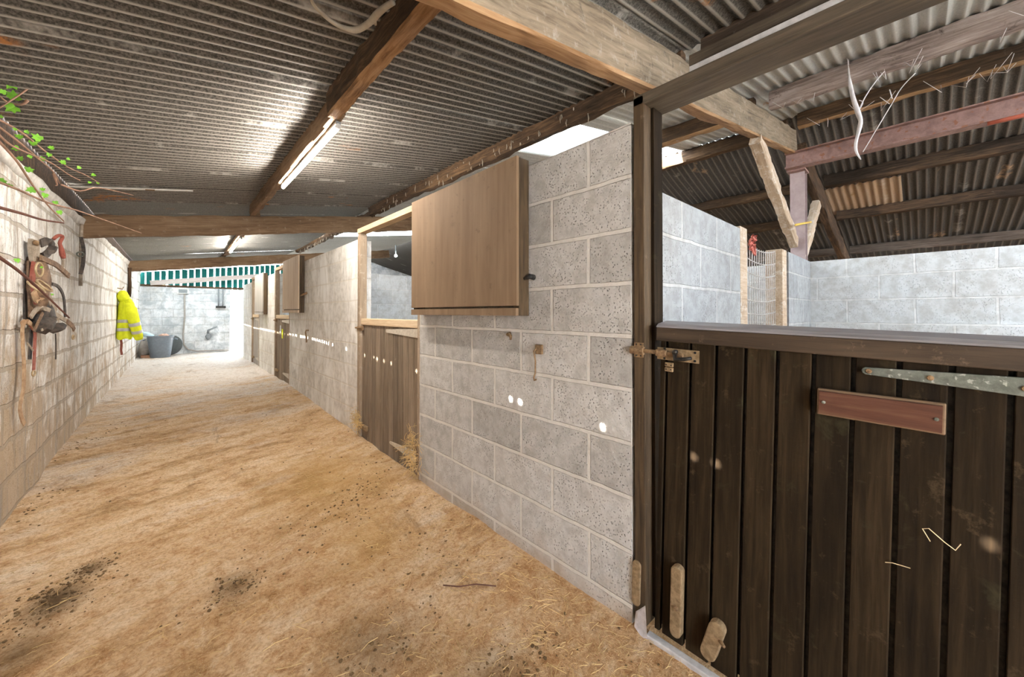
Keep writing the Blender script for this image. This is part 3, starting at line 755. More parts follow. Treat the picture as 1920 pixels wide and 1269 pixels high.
# lamp in the far stall
lp = thing('bulkhead_lamp', 'tiny bright lamp shining under the roof of a far stall, seen through the open doorway', 'lamp', (3.70, 7.85, 2.56))
obj('bulb', MB().lathe((3.70, 7.85, 2.56), [(.001, -.03), (.022, -.02), (.03, 0), (.022, .02), (.001, .03)], 14), M['bulb'], lp, smooth=True)
obj('holder', MB().tube([(3.70, 7.85, 2.59), (3.70, 7.85, 2.80)], .012, 8), M['grey_box'], lp, smooth=True)

# ---------------------------------------------------------------- stable doors
def planks(mb, x0, x1, ys, z0, z1, gap=.006, wob=0.0):
    for a, b in zip(ys, ys[1:]):
        lo, hi = min(a, b)+gap/2, max(a, b)-gap/2
        mb.box(x0+R()*.0015, x1, lo, hi, z0, z1)
def tapered(mb, x0, x1, ya, yb, z, ha, hb):
    """strap hinge blade from ya (narrow, rounded) to yb"""
    s = 1 if yb > ya else -1
    poly = [(x0, yb, z-hb/2), (x0, yb, z+hb/2), (x0, ya+s*ha*.4, z+ha/2), (x0, ya+s*.002, z+ha*.3), (x0, ya, z), (x0, ya+s*.002, z-ha*.3), (x0, ya+s*ha*.4, z-ha/2)]
    mb.prism(poly, (x1-x0, 0, 0)); return mb
def studs(name, par, mat, x, pts, r=.006, h=.004):
    for (yy, zz) in pts: obj(name, MB().lathe((x, yy, zz), [(r, 0), (r*.8, -h), (.0005, -h*1.2)], 8, axis=(1, 0, 0)), mat, par)
# --- the nearest door
d = thing('stable_door', 'nearest dark brown planked half door with a wooden name plate and long grey hinge', 'stable door', (1.45, .745, .035))
yb = [.745, .7145, .623, .533, .441, .350, .258, .168, .076, -.016, -.107, -.20, -.292, -.36]
mb = MB()
for a, b in zip(yb, yb[1:]):
    x = 1.452+R()*.001
    lo, hi = b+.0055, a-.0055
    mb.prism([(x+.004, lo, .035), (x, lo+.003, .035), (x, hi-.0015, .035), (x+.0015, hi, .035), (1.474, hi, .035), (1.474, lo, .035)], (0, 0, 1.17))
obj('plank_panel', mb, M['door_dark'], d)
mb = MB(); mb.box(1.4745, 1.482, -.35, .74, .05, 1.19); obj('backing', mb, M['blackiron'], d)
mb = MB(); mb.prism([(1.436, -.37, 1.190), (1.436, -.37, 1.243), (1.525, -.37, 1.252), (1.525, -.37, 1.190)], (0, 1.122, 0)); tr_ = obj('top_rail', mb, M['rail_dark'], d, bevel=.003)
mb = MB(); mb.prism([(1.434, -.37, 1.2435), (1.437, -.37, 1.249), (1.452, -.37, 1.258), (1.527, -.37, 1.268), (1.527, -.37, 1.2525)], (0, 1.122, 0)); obj('capping', mb, M['rail_cap_skylit'], d)['label'] = 'pale rail top with sky light painted in'  # added part, its pale colour stands for sky light on the rail
mb = tapered(MB(), 1.4425, 1.451, .150, -.345, 1.155, .020, .062); obj('strap_hinge', mb, M['galv'], d, bevel=.0015)
d_h = d.children[-1]; d_h['label'] = 'grey spotted strap hinge'
studs('screw', d_h, M['rusty'], 1.4425, [(.135, 1.155), (.02, 1.154), (-.125, 1.152)], .007)
pl_ = obj('name_plate', MB().prism([(1.424, -.008+.006, 1.021), (1.424, -.002, 1.088), (1.424, .239, 1.083), (1.424, .239, 1.018)], (.010, 0, 0)), M['name_plate'], d)
mb = MB().prism([(1.434, -.008, 1.015), (1.434, -.008, 1.094), (1.434, .245, 1.089), (1.434, .245, 1.012)], (.0165, 0, 0)); e = obj('backing', mb, M['plate_edge'], d, bevel=.003)
pl_['label'] = 'reddish wooden name plate'
studs('screw', pl_, M['galv'], 1.424, [(.228, 1.052), (.008, 1.054)], .005, .003)
# bolt
bt = obj('bolt_plate', MB().box(1.4335, 1.4365, .585, .745, 1.118, 1.165), M['kick'], d, bevel=.001)
bt['label'] = 'rusty sliding bolt'
obj('bolt_rod', MB().tube([(1.424, .815, 1.146), (1.424, .64, 1.143)], .0085, 10), M['rusty'], bt, smooth=True, auto=.6)
obj('bolt_staple', MB().box(1.412, 1.434, .700, .745, 1.131, 1.158), M['rusty'], bt, bevel=.006)
obj('bolt_handle', MB().tube([(1.424, .668, 1.143), (1.408, .665, 1.155), (1.400, .655, 1.158)], [.010, .009, .008], 8).tube([(1.418, .668, 1.15), (1.404, .66, 1.128), (1.402, .625, 1.133), (1.402, .60, 1.140)], [.009, .008, .007, .006], 8), M['blackiron'], bt, smooth=True)
studs('screw', bt, M['blackiron'], 1.4335, [(.600, 1.157), (.600, 1.126), (.715, 1.162), (.715, 1.124)], .005, .003)
kp = obj('catch_plate', MB().box(1.441, 1.4515, .685, .718, 1.072, 1.089).box(1.441, 1.4515, .685, .718, 1.091, 1.108), M['kick'], d, bevel=.003)
studs('screw', kp, M['blackiron'], 1.441, [(.692, 1.098), (.711, 1.098), (.692, 1.081), (.711, 1.081)], .003, .002)
# kick-over latches at the foot
def kick(y, z0, z1, w, tilt, name='kick_latch'):
    mb = MB(); pts = []
    n = 10
    for i in range(n+1):
        th = PI*i/n; pts.append((0, math.cos(th)*w/2, (z1-z0)/2-w/2+math.sin(th)*w/2))
    for i in range(n+1):
        th = PI+PI*i/n; pts.append((0, math.cos(th)*w/2, -(z1-z0)/2+w/2+math.sin(th)*w/2))
    c, s_ = math.cos(tilt), math.sin(tilt)
    mb.prism([(1.420, y+q*c-r*s_, (z0+z1)/2+q*s_+r*c) for (_, q, r) in pts], (.0315, 0, 0)); return mb
k1 = obj('kick_latch', kick(.645, .075, .345, .042, .0), M['kick'], d, bevel=.004)
studs('pivot', k1, M['rusty'], 1.420, [(.642, .19)], .010, .008)
k2 = obj('kick_latch', kick(.515, .070, .225, .052, .25), M['kick'], d, bevel=.004)
obj('pivot', MB().tube([(1.430, .495, .165), (1.404, .470, .172)], [.008, .005], 8), M['rusty'], k2, smooth=True)
# bits of wire and straw on it
obj('bent_wire', MB().tube([(1.446, .012, .735), (1.444, .026, .762), (1.443, .015, .768), (1.444, -.012, .745), (1.445, -.030, .733), (1.446, -.038, .752)], .0011, 5), M['straw_pale'], d)['label'] = 'bent pale straw stuck to the planks'
obj('straw_bit', MB().tube([(1.449, .092, .638), (1.446, .078, .645), (1.446, .045, .648)], .0010, 5), M['straw_pale'], d)
d.rotation_euler = (math.radians(1.6), 0, 0)
# door frame
f = thing('timber_surround', 'dark timber frame round the nearest stable door', 'door frame', (1.49, .79, .03))
obj('jamb', MB().box(1.428, 1.572, .764, .812, .03, 2.195), M['frame_dark'], f, bevel=.004)
obj('jamb', MB().box(1.428, 1.572, -.458, -.405, .03, 2.153), M['frame_dark'], f, bevel=.004)
obj('door_stop', MB().box(1.484, 1.560, .750, .764, .05, 2.155), M['door_dark'], f, bevel=.002)
obj('head', MB().box(1.428, 1.572, -.458, .812, 2.155, 2.20), M['head_dark'], f, bevel=.004)
obj('capping', MB().box(1.47, 1.53, -.458, .60, 2.201, 2.246), M['sill'], f, bevel=.003)['label'] = 'pale strip on the door head'
obj('capping', MB().box(1.468, 1.54, -.458, .60, 2.247, 2.288), M['head_dark'], f, bevel=.003)
bk = obj('bolt_keep', MB().box(1.4215, 1.4275, .768, .808, 1.118, 1.178), M['rusty'], f, bevel=.001)
obj('staple', MB().tube([(1.424, .765, 1.146), (1.424, .822, 1.147)], .0165, 12), M['rusty'], bk, smooth=True, auto=.6)
studs('screw', bk, M['blackiron'], 1.4215, [(.778, 1.171), (.797, 1.171), (.778, 1.125), (.797, 1.125)], .0035, .002)
obj('foot_plate', kick(.803, .10, .285, .036, .03), M['kick'], f, bevel=.003)
sc = tag(obj('plastic_scrap', MB().prism([(1.40, .765, .008), (1.412, .805, .02), (1.420, .802, .075), (1.413, .785, .095), (1.404, .752, .135), (1.398, .742, .02)], (.006, .004, 0)), M['scrap'], origin=(1.4, .77, 0)), 'crumpled whitish plastic scrap at the foot of the near door post', 'scrap')
tag(obj('door_sill', MB().box(1.405, 1.436, -.5, .752, -.005, .028), M['sill'], origin=(1.42, .1, 0), bevel=.004), 'pale threshold strip under the nearest dark door', 'door sill')

# --- the farther doors with open shutters
def half_door(y0, y1, zb, zt, mat, rail, label, detail=True):
    """y0 = near (hinged) edge, y1 = far edge"""
    yc = (y0+y1)/2
    t = thing('stable_door', label, 'stable door', (1.46, yc, zb))
    n = int(round((y1-y0)/.092)); ys = [lerp(y0, y1, i/n) for i in range(n+1)]
    mb = MB(); planks(mb, 1.455, 1.482, ys, zb, zt-.045, .007); obj('plank_panel', mb, mat, t, bevel=.0025, seg=1)
    obj('backing', MB().box(1.4825, 1.487, y0+.01, y1-.01, zb+.02, zt-.07), M['purlin_black'], t)
    obj('top_rail', MB().box(1.440, 1.53, y0-.02, y1+.02, zt-.065, zt), rail, t, bevel=.006)
    h1 = obj('strap_hinge', tapered(MB(), 1.447, 1.4545, y0+.60, y0+.015, zt-.105, .03, .072), M['galv_pale'], t)
    h2 = obj('strap_hinge', tapered(MB(), 1.447, 1.4545, y0+.52, y0+.06, zb+.14, .02, .085), M['galv_pale'], t)
    obj('latch', MB().box(1.425, 1.45, y1-.10, y1+.02, zt-.12, zt-.075).tube([(1.42, y1-.10, zt-.09), (1.42, y1+.05, zt-.095)], .009, 8), M['rusty'], t, bevel=.003)
    obj('kick_latch', MB().box(1.425, 1.455, y1-.22, y1+.02, zb+.12, zb+.17), M['kick'], t, bevel=.01)
    return t
half_door(2.665, 3.885, .02, 1.243, M['door_mid'], M['rail_pale'], 'grey brown planked half door with pale top rail below the big open shutter')
half_door(6.86, 7.95, .13, 1.262, M['door_mid'], M['rail_pale'], 'narrow looking planked half door farther along the passage, bearing a yellow tag')
half_door(9.58, 10.49, .15, 1.262, M['door_grey'], M['rail_pale'], 'farthest greyish half door near the bright doorway')
for o in [o for o in COL.objects if o.get('label', '').startswith('narrow looking')]:
    obj('tag', MB().box(1.449, 1.4545, 7.40, 7.48, .86, 1.02), M['hivis'], o)['label'] = 'yellow tag'
    obj('tag', MB().box(1.449, 1.4545, 7.55, 7.63, .95, 1.08), M['white_box'], o)['label'] = 'white tag'
def frame(y0, y1, zt, zb, label, hd):
    t = thing('timber_surround', label, 'door frame', (1.50, (y0+y1)/2, zb))
    obj('jamb', MB().box(1.428, 1.50, y1+.004, y1+.072, zb, zt), M['frame_mid'], t, bevel=.005)
    obj('jamb', MB().box(1.428, 1.50, y0-.036, y0-.004, zb, zt), M['frame_mid'], t, bevel=.004)
    obj('head', MB().box(1.424, 1.50, y0-.036, y1+.072, zt+.001, zt+.052), hd, t, bevel=.004)
    return t
frame(2.655, 3.835, 2.105, .02, 'mid brown timber frame of the doorway beside the big open shutter', M['frame_head'])
frame(6.86, 7.90, 2.06, .13, 'timber frame of the second doorway down the passage', M['frame_head'])
frame(9.58, 10.44, 2.06, .15, 'timber frame of the last doorway near the bright exit', M['frame_head'])
def shutter(ya, yb, z0, z1, x0, mat, label, rail=True):
    """open upper leaf folded back against the wall, ya near edge, yb hinge edge"""
    t = thing('door_shutter', label, 'shutter', (x0+.03, (ya+yb)/2, z0))
    obj('board', MB().box(x0, x0+.018, ya, yb, z0+.052, z1), mat, t, bevel=.002)
    obj('bottom_rail', MB().box(x0-.002, x0+.02, ya+.004, yb, z0, z0+.040), mat, t, bevel=.002)
    fr = MB(); fr.box(x0+.0185, DX-.006, ya, ya+.045, z0, z1-.004); fr.box(x0+.0185, DX-.006, yb-.045, yb, z0, z1-.004)
    fr.box(x0+.0185, DX-.006, ya+.046, yb-.046, z0, z0+.05); fr.box(x0+.0185, DX-.006, ya+.046, yb-.046, z1-.06, z1-.004)
    obj('back_frame', fr, M['frame_dark'], t, bevel=.002)
    return t
shutter(1.425, 2.570, 1.285, 2.122, 1.335, M['shutter'], 'big brown plywood shutter folded open against the grey block wall')
s2 = shutter(5.93, 6.90, 1.30, 2.115, 1.345, M['shutter_far'], 'middle open shutter, tan, over the long whitewashed block wall')
shutter(8.62, 9.52, 1.27, 2.08, 1.345, M['shutter_grey'], 'farthest open shutter, greyish, near the bright doorway')

# hardware on the block wall
h = thing('cabin_hook', 'rusty cabin hook hanging from the near grey block wall', 'hook', (1.425, 1.35, 1.11))
obj('plate', MB().box(1.418, 1.4315, 1.325, 1.375, 1.085, 1.135), M['rusty'], h, bevel=.004)
obj('hook', MB().tube([(1.405, 1.352, 1.115), (1.398, 1.362, 1.10), (1.412, 1.364, 1.05), (1.412, 1.365, .985), (1.408, 1.372, .963), (1.402, 1.362, .951), (1.398, 1.346, .957)], .0045, 8), M['rusty'], h, smooth=True)
h = thing('wall_bracket', 'small rusty bracket in the block joint under the big shutter', 'bracket', (1.425, 1.56, 1.17))
obj('bracket', MB().tube([(1.435, 1.585, 1.182), (1.405, 1.57, 1.180), (1.402, 1.545, 1.172), (1.40, 1.543, 1.150)], [.012, .011, .009, .006], 8), M['rusty'], h, smooth=True)
h = thing('wall_bracket', 'dark iron stub on the block wall beside the big shutter', 'bracket', (1.42, 1.40, 1.488))
obj('bracket', MB().tube([(1.435, 1.395, 1.488), (1.40, 1.395, 1.492), (1.39, 1.425, 1.480)], [.016, .014, .007], 8), M['blackiron'], h, smooth=True)
h = thing('cabin_hook', 'small hook on the long far block wall between the half doors', 'hook', (1.425, 5.72, 1.05))
obj('hook', MB().tube([(1.432, 5.72, 1.06), (1.40, 5.72, 1.06), (1.40, 5.75, 1.03), (1.41, 5.74, .93), (1.40, 5.70, .90)], .010, 6), M['rusty'], h, smooth=True)
h = thing('wall_bracket', 'iron catch holding the middle open shutter to the wall', 'bracket', (1.42, 5.86, 1.56))
obj('bracket', MB().tube([(1.433, 5.80, 1.58), (1.39, 5.82, 1.56), (1.37, 5.90, 1.54)], [.018, .014, .010], 6), M['rusty'], h, smooth=True)

# straw caught on door foot
def clump(name, c, sx, sy, sz, n, label, mat):
    mb = MB(); c = Vector(c)
    for k in range(n):
        p = c+Vector((random.gauss(0, sx), random.gauss(0, sy), random.gauss(0, sz)))
        p.x = min(p.x, 1.425)
        dd = Vector((R()-.7, R()-.5, R()-.7)).normalized()*(.02+.07*R())
        q = p+dd; q.x = min(q.x, 1.428)
        mid = (p+q)/2+Vector((-.01*R(), 0, .01*R()))
        mb.tube([p, mid, q], .0016, 4, False)
    return tag(obj(name, mb, mat, origin=c), label, 'straw', kind='stuff')
clump('straw_wisp', (1.41, 2.68, .22), .012, .05, .09, 260, 'wisp of straw at the hinge foot of the nearest grey brown half door', M['straw'])
clump('straw_wisp', (1.41, 3.84, .22), .012, .05, .05, 160, 'wisp of straw on the latch foot of the nearest grey brown half door', M['straw'])

# ---------------------------------------------------------------- mesh screen in the partition
ms = thing('mesh_screen', 'wire mesh screen between two timber posts in the stall partition', 'mesh screen', (3.3, .84, .95))
obj('post', MB().box(2.71, 2.85, .79, .91, .951, 1.86), M['strut'], ms, bevel=.004)
obj('post', MB().box(3.78, 3.925, .79, .91, .951, 1.835), M['strut'], ms, bevel=.004)
mb = MB(); mw = MB()
def ztop(x): return 1.83-.05*math.sin(PI*(x-2.85)/.93)
for i in range(17):
    x = lerp(2.86, 3.77, i/16); mb.tube([(x, .84, .96), (x, .845, 1.4), (x, .84, ztop(x))], .0035, 5, False)
for i in range(9):
    z = lerp(1.0, 1.815, i/8)
    mb.tube([(lerp(2.86, 3.77, k/8), .836+.004*math.sin(k), z-.05*math.sin(PI*k/8)*(i/8)) for k in range(9)], .0045, 5, False)
obj('wire_mesh', mb, M['wire'], ms)
mb = MB()
for k in range(16):
    c = at(1410+R()*12, 440+R()*24, (0, .80, 0), (0, 1, 0)); c = Vector((c.x, .80+.02*R(), c.z))
    mb.tube([c, c+Vector((.04*(R()-.5), .01, .05*(R()-.5))), c+Vector((.08*(R()-.5), 0, -.06*R()))], .008, 6, False)
tag(obj('twine_bundle', mb, M['pinkrope'], origin=(2.92, .8, 1.8), smooth=True), 'tangle of red twine tied to the mesh screen', 'twine')

# ---------------------------------------------------------------- far end
cl = thing('cladding', 'green spaced vertical boards above the end wall with daylight between', 'cladding', (2.0, 14.14, 2.0))
x = -.72
while x < 5.0:
    w = .10+.02*R(); top = sheet(x, 14.15)-.06
    obj('board', MB().box(x, x+w, 14.13, 14.15, 1.985, top), M['green_board'], cl); x += w+.022+.022*R()
mb = MB(); mb.box(5.0, 11.2, 14.0, 14.2, -.2, 3.2); struct('wall_end', mb, M['block_end'])
jb = thing('junction_box', 'grey junction box high on the end wall', 'box', (.287, 13.88, 1.91))
obj('box', MB().box(.18, .42, 13.84, 13.898, 1.83, 1.97), M['white_box'], jb, bevel=.01)
obj('cover', MB().box(.21, .39, 13.83, 13.839, 1.85, 1.95), M['grey_box'], jb, bevel=.004)
pts = [(.33, 13.87, 1.83), (.34, 13.87, 1.2), (.31, 13.87, .7), (.33, 13.87, .42), (.42, 13.86, .28), (.60, 13.86, .22), (1.32, 13.86, .20)]
tag(obj('conduit', MB().tube(pts, .018, 8), M['conduit'], origin=(.33, 13.87, .2), smooth=True), 'thin pipe running down the end wall and along its foot', 'pipe')
tp = thing('pipe_bracket', 'pair of thin pipes ending in a tap bracket on the end wall', 'pipe bracket', (1.16, 13.87, 1.55))
obj('pipe', MB().tube([(1.08, 13.87, 1.99), (1.08, 13.87, 1.5)], .014, 8), M['grey_box'], tp, smooth=True)
obj('pipe', MB().tube([(1.18, 13.87, 1.99), (1.18, 13.87, 1.5)], .018, 8), M['grey_box'], tp, smooth=True)
obj('bracket', MB().box(1.02, 1.25, 13.82, 13.898, 1.44, 1.50), M['blackiron'], tp, bevel=.01)
tag(obj('water_tap', MB().tube([(.85, 13.89, .72), (.85, 13.82, .80), (.93, 13.78, .84), (1.05, 13.78, .90)], [.03, .028, .024, .02], 8).blob((.85, 13.86, .62), .07, .03, .10), M['grey_box'], origin=(.85, 13.87, .7), smooth=True), 'dark tap low in the middle of the end wall', 'tap')

# bin
bc = Vector((-.14, 13.15, floor_z(-.14, 13.15)+.0))
b = thing('dustbin', 'blue grey plastic dustbin standing at the end wall', 'bin', bc)
obj('body', MB().lathe(bc, [(.001, .005), (.185, .0), (.195, .02), (.242, .43), (.252, .435), (.252, .465), (.260, .52), (.272, .535), (.272, .555), (.25, .555), (.245, .48), (.19, .05), (.001, .04)], 32), M['bin'], b, smooth=True, auto=.6)
obj('handle', MB().tube([bc+Vector((.27, -.06, .47)), bc+Vector((.315, -.04, .45)), bc+Vector((.315, .04, .45)), bc+Vector((.27, .06, .47))], .014, 8), M['bin'], b, smooth=True)
obj('handle', MB().tube([bc+Vector((-.27, -.06, .47)), bc+Vector((-.315, -.04, .45)), bc+Vector((-.315, .04, .45)), bc+Vector((-.27, .06, .47))], .014, 8), M['bin'], b, smooth=True)
q = bc+Vector((-.13, -.02, .50))
tag(obj('plastic_bottle', MB().lathe(q, [(.001, 0), (.06, .0), (.07, .03), (.07, .18), (.03, .24), (.028, .27), (.001, .27)], 16, axis=(-.75, -.1, .55)), M['bottle'], origin=q, smooth=True, auto=.6), 'pale blue plastic bottle poking out of the dustbin', 'bottle')
tag(obj('rubbish_sack', MB().blob(bc+Vector((.02, 0, .50)), .19, .17, .12, 12, 8, .12), M['sack'], origin=bc+Vector((0, 0, .5)), smooth=True), 'grey rubbish filling the dustbin', 'rubbish')
tag(obj('card_scrap', MB().blob(bc+Vector((.07, -.12, .56)), .10, .06, .045, 9, 6, .2), M['card'], origin=bc+Vector((.07, -.1, .55))), 'pinkish crumpled card on top of the dustbin rubbish', 'card')
lc = bc+Vector((.16, .40, .28))
tag(obj('bin_lid', MB().lathe(lc, [(.001, .06), (.10, .055), (.22, .035), (.27, .02), (.28, .0), (.268, -.0), (.21, .022), (.001, .045)], 28, axis=(-.12, -.8, .25)), M['bin_lid'], origin=lc, smooth=True, auto=.6), 'dark round lid leaning behind the dustbin', 'lid')
bq = Vector((-.40, 13.2, floor_z(-.4, 13.2)))
tag(obj('brick', MB().hexa([bq+Vector(v) for v in ((-.1, -.05, 0), (.1, -.06, 0), (.11, .05, 0), (-.09, .06, 0), (-.1, -.05, .075), (.1, -.06, .07), (.11, .05, .07), (-.09, .06, .075))]), M['brick'], origin=bq, bevel=.006), 'reddish brick on the floor left of the dustbin', 'brick')
bq = Vector((-.42, 13.45, floor_z(-.42, 13.45)))
tag(obj('feed_sack', MB().lathe(bq, [(.001, 0), (.13, .0), (.16, .10), (.15, .30), (.11, .42), (.04, .50), (.001, .50)], 14, sy=.7), M['conduit'], origin=bq, smooth=True), 'dull sack slumped in the corner behind the dustbin', 'sack')

# ---------------------------------------------------------------- hi-vis jacket
jc = Vector((-.535, 9.15, 0)); jk = thing('jacket', 'yellow high visibility jacket with grey bands hanging on the whitewashed wall', 'jacket', (-.62, 9.13, 1.66))
JP = [(.86, .085, .20), (.90, .105, .215), (1.02, .10, .205), (1.15, .095, .195), (1.30, .090, .195), (1.42, .085, .185), (1.50, .07, .14), (1.56, .055, .09), (1.60, .045, .07)]
def jring(z, a, b, grow=0.0, n=28):
    out = []
    for j in range(n):
        th = 2*PI*j/n; k = 1+.10*nz(math.cos(th)*2.2, math.sin(th)*2.2, z*3)+.05*math.sin(th*6+z*3)
        dx = (a+grow)*math.cos(th)*k-.02*(1.6-z); 
        out.append(Vector((jc.x-.0+dx, jc.y+(b+grow)*math.sin(th)*k, z+.012*math.sin(th*4) if z < .95 else z)))
    return out
def jloft(prof, grow):
    mb = MB(); n = 28
    for (z, a, b) in prof: mb.v += jring(z, a, b, grow, n)
    for i in range(len(prof)-1):
        for j in range(n): mb.face((i*n+j, i*n+(j+1) % n, (i+1)*n+(j+1) % n, (i+1)*n+j))
    return mb
def jat(z):
    for (z0, a0, b0), (z1, a1, b1) in zip(JP, JP[1:]):
        if z0 <= z <= z1:
            t = (z-z0)/(z1-z0); return (z, lerp(a0, a1, t), lerp(b0, b1, t))
fine = [jat(lerp(.86, 1.60, i/24)) for i in range(25)]
obj('body', jloft(fine, 0), M['hivis'], jk, smooth=True)
for z in (1.02, 1.16):
    obj('reflective_band', jloft([jat(z-.026), jat(z), jat(z+.026)], .005), M['reflect'], jk, smooth=True)
sv = [(-.50, 9.02, 1.46), (-.465, 8.99, 1.36), (-.43, 8.99, 1.18), (-.40, 9.02, 1.02), (-.375, 9.06, .90), (-.365, 9.08, .85)]
obj('sleeve', MB().tube(sv, [.05, .078, .075, .07, .062, .05], 16), M['hivis'], jk, smooth=True)
obj('reflective_band', MB().tube([(-.425, 8.993, 1.14), (-.412, 9.007, 1.085)], .0765, 16, False), M['reflect'], jk, smooth=True)
obj('reflective_band', MB().tube([(-.398, 9.022, 1.01), (-.388, 9.04, .96)], .072, 16, False), M['reflect'], jk, smooth=True)
sv2 = [(-.55, 9.30, 1.46), (-.54, 9.38, 1.34), (-.53, 9.41, 1.14), (-.53, 9.40, .96), (-.53, 9.39, .90)]
obj('sleeve', MB().tube(sv2, [.05, .075, .072, .066, .055], 14), M['hivis'], jk, smooth=True)
obj('hood', MB().blob((-.565, 9.10, 1.57), .075, .13, .105, 18, 12, .06).tube([(-.51, 9.0, 1.52), (-.47, 9.02, 1.44), (-.46, 9.08, 1.40), (-.47, 9.16, 1.44), (-.51, 9.2, 1.52)], .045, 10), M['hivis'], jk, smooth=True)
obj('reflective_band', MB().strap([(-.515, 9.06, 1.475), (-.44, 9.05, 1.40), (-.432, 9.10, 1.30)], .05, .012, (0, 1, 0)), M['reflect'], jk)
tag(obj('coat_hook', MB().tube([(xl(9.12)-.02, 9.12, 1.72), (xl(9.12)+.06, 9.12, 1.70), (xl(9.12)+.07, 9.12, 1.74)], .008, 8), M['rusty'], origin=(xl(9.12), 9.12, 1.7), smooth=True), 'rusty peg in the whitewashed wall the yellow jacket hangs from', 'hook')
tag(obj('red_ribbon', MB().strap([(-.60, 9.25, .90), (-.585, 9.25, .78), (-.59, 9.26, .66), (-.58, 9.26, .58)], .03, .006, (1, 0, 0)), M['leather_red'], origin=(-.6, 9.25, .8)), 'dark red strap dangling below the yellow jacket', 'strap')
timber('wall_prop', (xl(10.7)+.035, 10.70, 1.62), (xl(10.7)+.035, 10.72, 2.20), .05, .05, M['purlin'], 'short brown upright on the whitewashed wall under the farthest rafter', 'prop', n=8)

# ---------------------------------------------------------------- tack on the left wall
TP0 = Vector((-.675, 4.2, 0)); TD = Vector((.11, .60, 0)).normalized(); TNn = Vector((TD.y, -TD.x, 0))
def T(zx, zy, off=0.0):
    """tack survey: coordinates read on the enlarged photo of the harness"""
    return at(zx/3.73, 380+zy/3.73, TP0+TNn*off, TNn)
def Ts(pts, off=0.0, dep=None):
    return [T(a, b, off+(dep[i] if dep else 0)) for i, (a, b) in enumerate(pts)]
def smooth_pts(p, k=4):
    out = []
    for i in range(len(p)-1):
        p0 = p[max(i-1, 0)]; p1 = p[i]; p2 = p[i+1]; p3 = p[min(i+2, len(p)-1)]
        for j in range(k):
            t = j/k
            out.append(.5*((2*p1)+(p2-p0)*t+(2*p0-5*p1+4*p2-p3)*t*t+(3*p1-p0-3*p2+p3)*t**3))
    out.append(p[-1]); return out
hb = T(265, 700)
br = thing('harness', 'tangled old leather harness hanging on the left whitewashed wall', 'harness', T(250, 300))
SD = TD
def st_(name, pts, w, mat, off=.0, th=.006, lab=None, dep=None):
    o = obj(name, MB().strap(smooth_pts(Ts(pts, off, dep)), w, th, TD), mat, br)
    if lab: o['label'] = lab
    return o
st_('strap', [(238, 262), (236, 330), (245, 405)], .095, M['webbing'], .03, .02, 'wide tan pad strap')
st_('strap', [(285, 285), (330, 270), (368, 292), (345, 340), (305, 375)], .055, M['leather_dark'], .05, .008, 'dark folded strap')
st_('strap', [(285, 385), (340, 410), (400, 440), (482, 512)], .036, M['leather'], .06, .012)
st_('strap', [(210, 410), (205, 520), (212, 640), (215, 800)], .045, M['leather'], .02, .01)
st_('strap', [(245, 420), (232, 520), (240, 600), (262, 700)], .06, M['leather_red'], .04, .012, 'reddish strap')
st_('strap', [(300, 400), (330, 480), (345, 560), (330, 640)], .045, M['leather'], .03, .01)
st_('strap', [(185, 480), (178, 640), (180, 800), (190, 840)], .05, M['leather_dark'], .0, .012, 'black strap against the wall')
st_('strap', [(365, 568), (410, 590), (445, 660), (456, 800)], .022, M['leather_dark'], .07, .008, 'thin black curved strap')
st_('strap', [(318, 600), (345, 680), (385, 765)], .058, M['webbing'], .06, .012)
st_('strap', [(235, 620), (262, 680), (330, 690), (345, 770)], .05, M['leather_tan'], .05, .01)
st_('strap', [(215, 800), (265, 740), (340, 750), (420, 800), (470, 830)], .03, M['webbing'], .07, .008)
st_('strap', [(150, 850), (180, 828), (215, 850), (245, 890)], .03, M['leather_tan'], .06, .008)
st_('strap', [(420, 800), (350, 850), (290, 890)], .018, M['webbing'], .09, .006)
st_('strap', [(300, 770), (260, 850), (235, 900)], .020, M['leather'], .09, .006)
st_('strap', [(470, 830), (505, 860), (520, 890)], .034, M['leather'], .08, .008)
st_('strap', [(176, 832), (157, 880), (160, 1000), (168, 1150), (163, 1300), (140, 1420), (150, 1500), (172, 1550)], .030, M['leather_tan'], .05, .006, 'long hanging brown strap')
st_('strap', [(210, 850), (243, 900), (242, 1000), (236, 1170)], .026, M['leather_red'], .06, .006)
st_('strap', [(222, 890), (214, 980), (208, 1095)], .036, M['leather_dark'], .04, .006)
st_('strap', [(388, 915), (391, 1000), (390, 1095)], .008, M['leather_dark'], .05, .005)
st_('strap', [(190, 980), (215, 1010), (232, 1035)], .010, M['webbing'], .06, .005)
def cup(poly, off, mat):
    n = Vector(TNn); pp = [T(a, b, off) for a, b in poly]; c = sum(pp, Vector())/len(pp)
    mb = MB(); k = len(pp)
    mb.v += pp+[p_*.55+c*.45+n*.035 for p_ in pp]+[c+n*.04]
    for i in range(k):
        j = (i+1) % k
        mb.face((i, j, k+j, k+i)); mb.face((k+i, k+j, 2*k))
    mb.face(range(k))
    return mb
obj('blinker', cup([(232, 832), (300, 800), (378, 792), (352, 880), (318, 922), (250, 905)], .07, 0), M['leather_dark'], br)['label'] = 'dark leather blinker'
obj('blinker', cup([(395, 840), (442, 838), (418, 890), (372, 916), (345, 905)], .06, 0), M['leather_dark'], br)
obj('blinker', cup([(318, 330), (345, 290), (368, 292), (350, 345), (322, 372)], .045, 0), M['leather_dark'], br)
obj('padding', MB().blob(T(255, 560, .02), .06, .10, .20, 12, 9, .15), M['leather'], br, smooth=True)
obj('padding', MB().blob(T(300, 790, .02), .06, .12, .12, 12, 9, .15), M['leather_dark'], br, smooth=True)
obj('ring', MB().ring(T(275, 467, .10), .045, .006, 0, TNn), M['brass'], br, smooth=True)
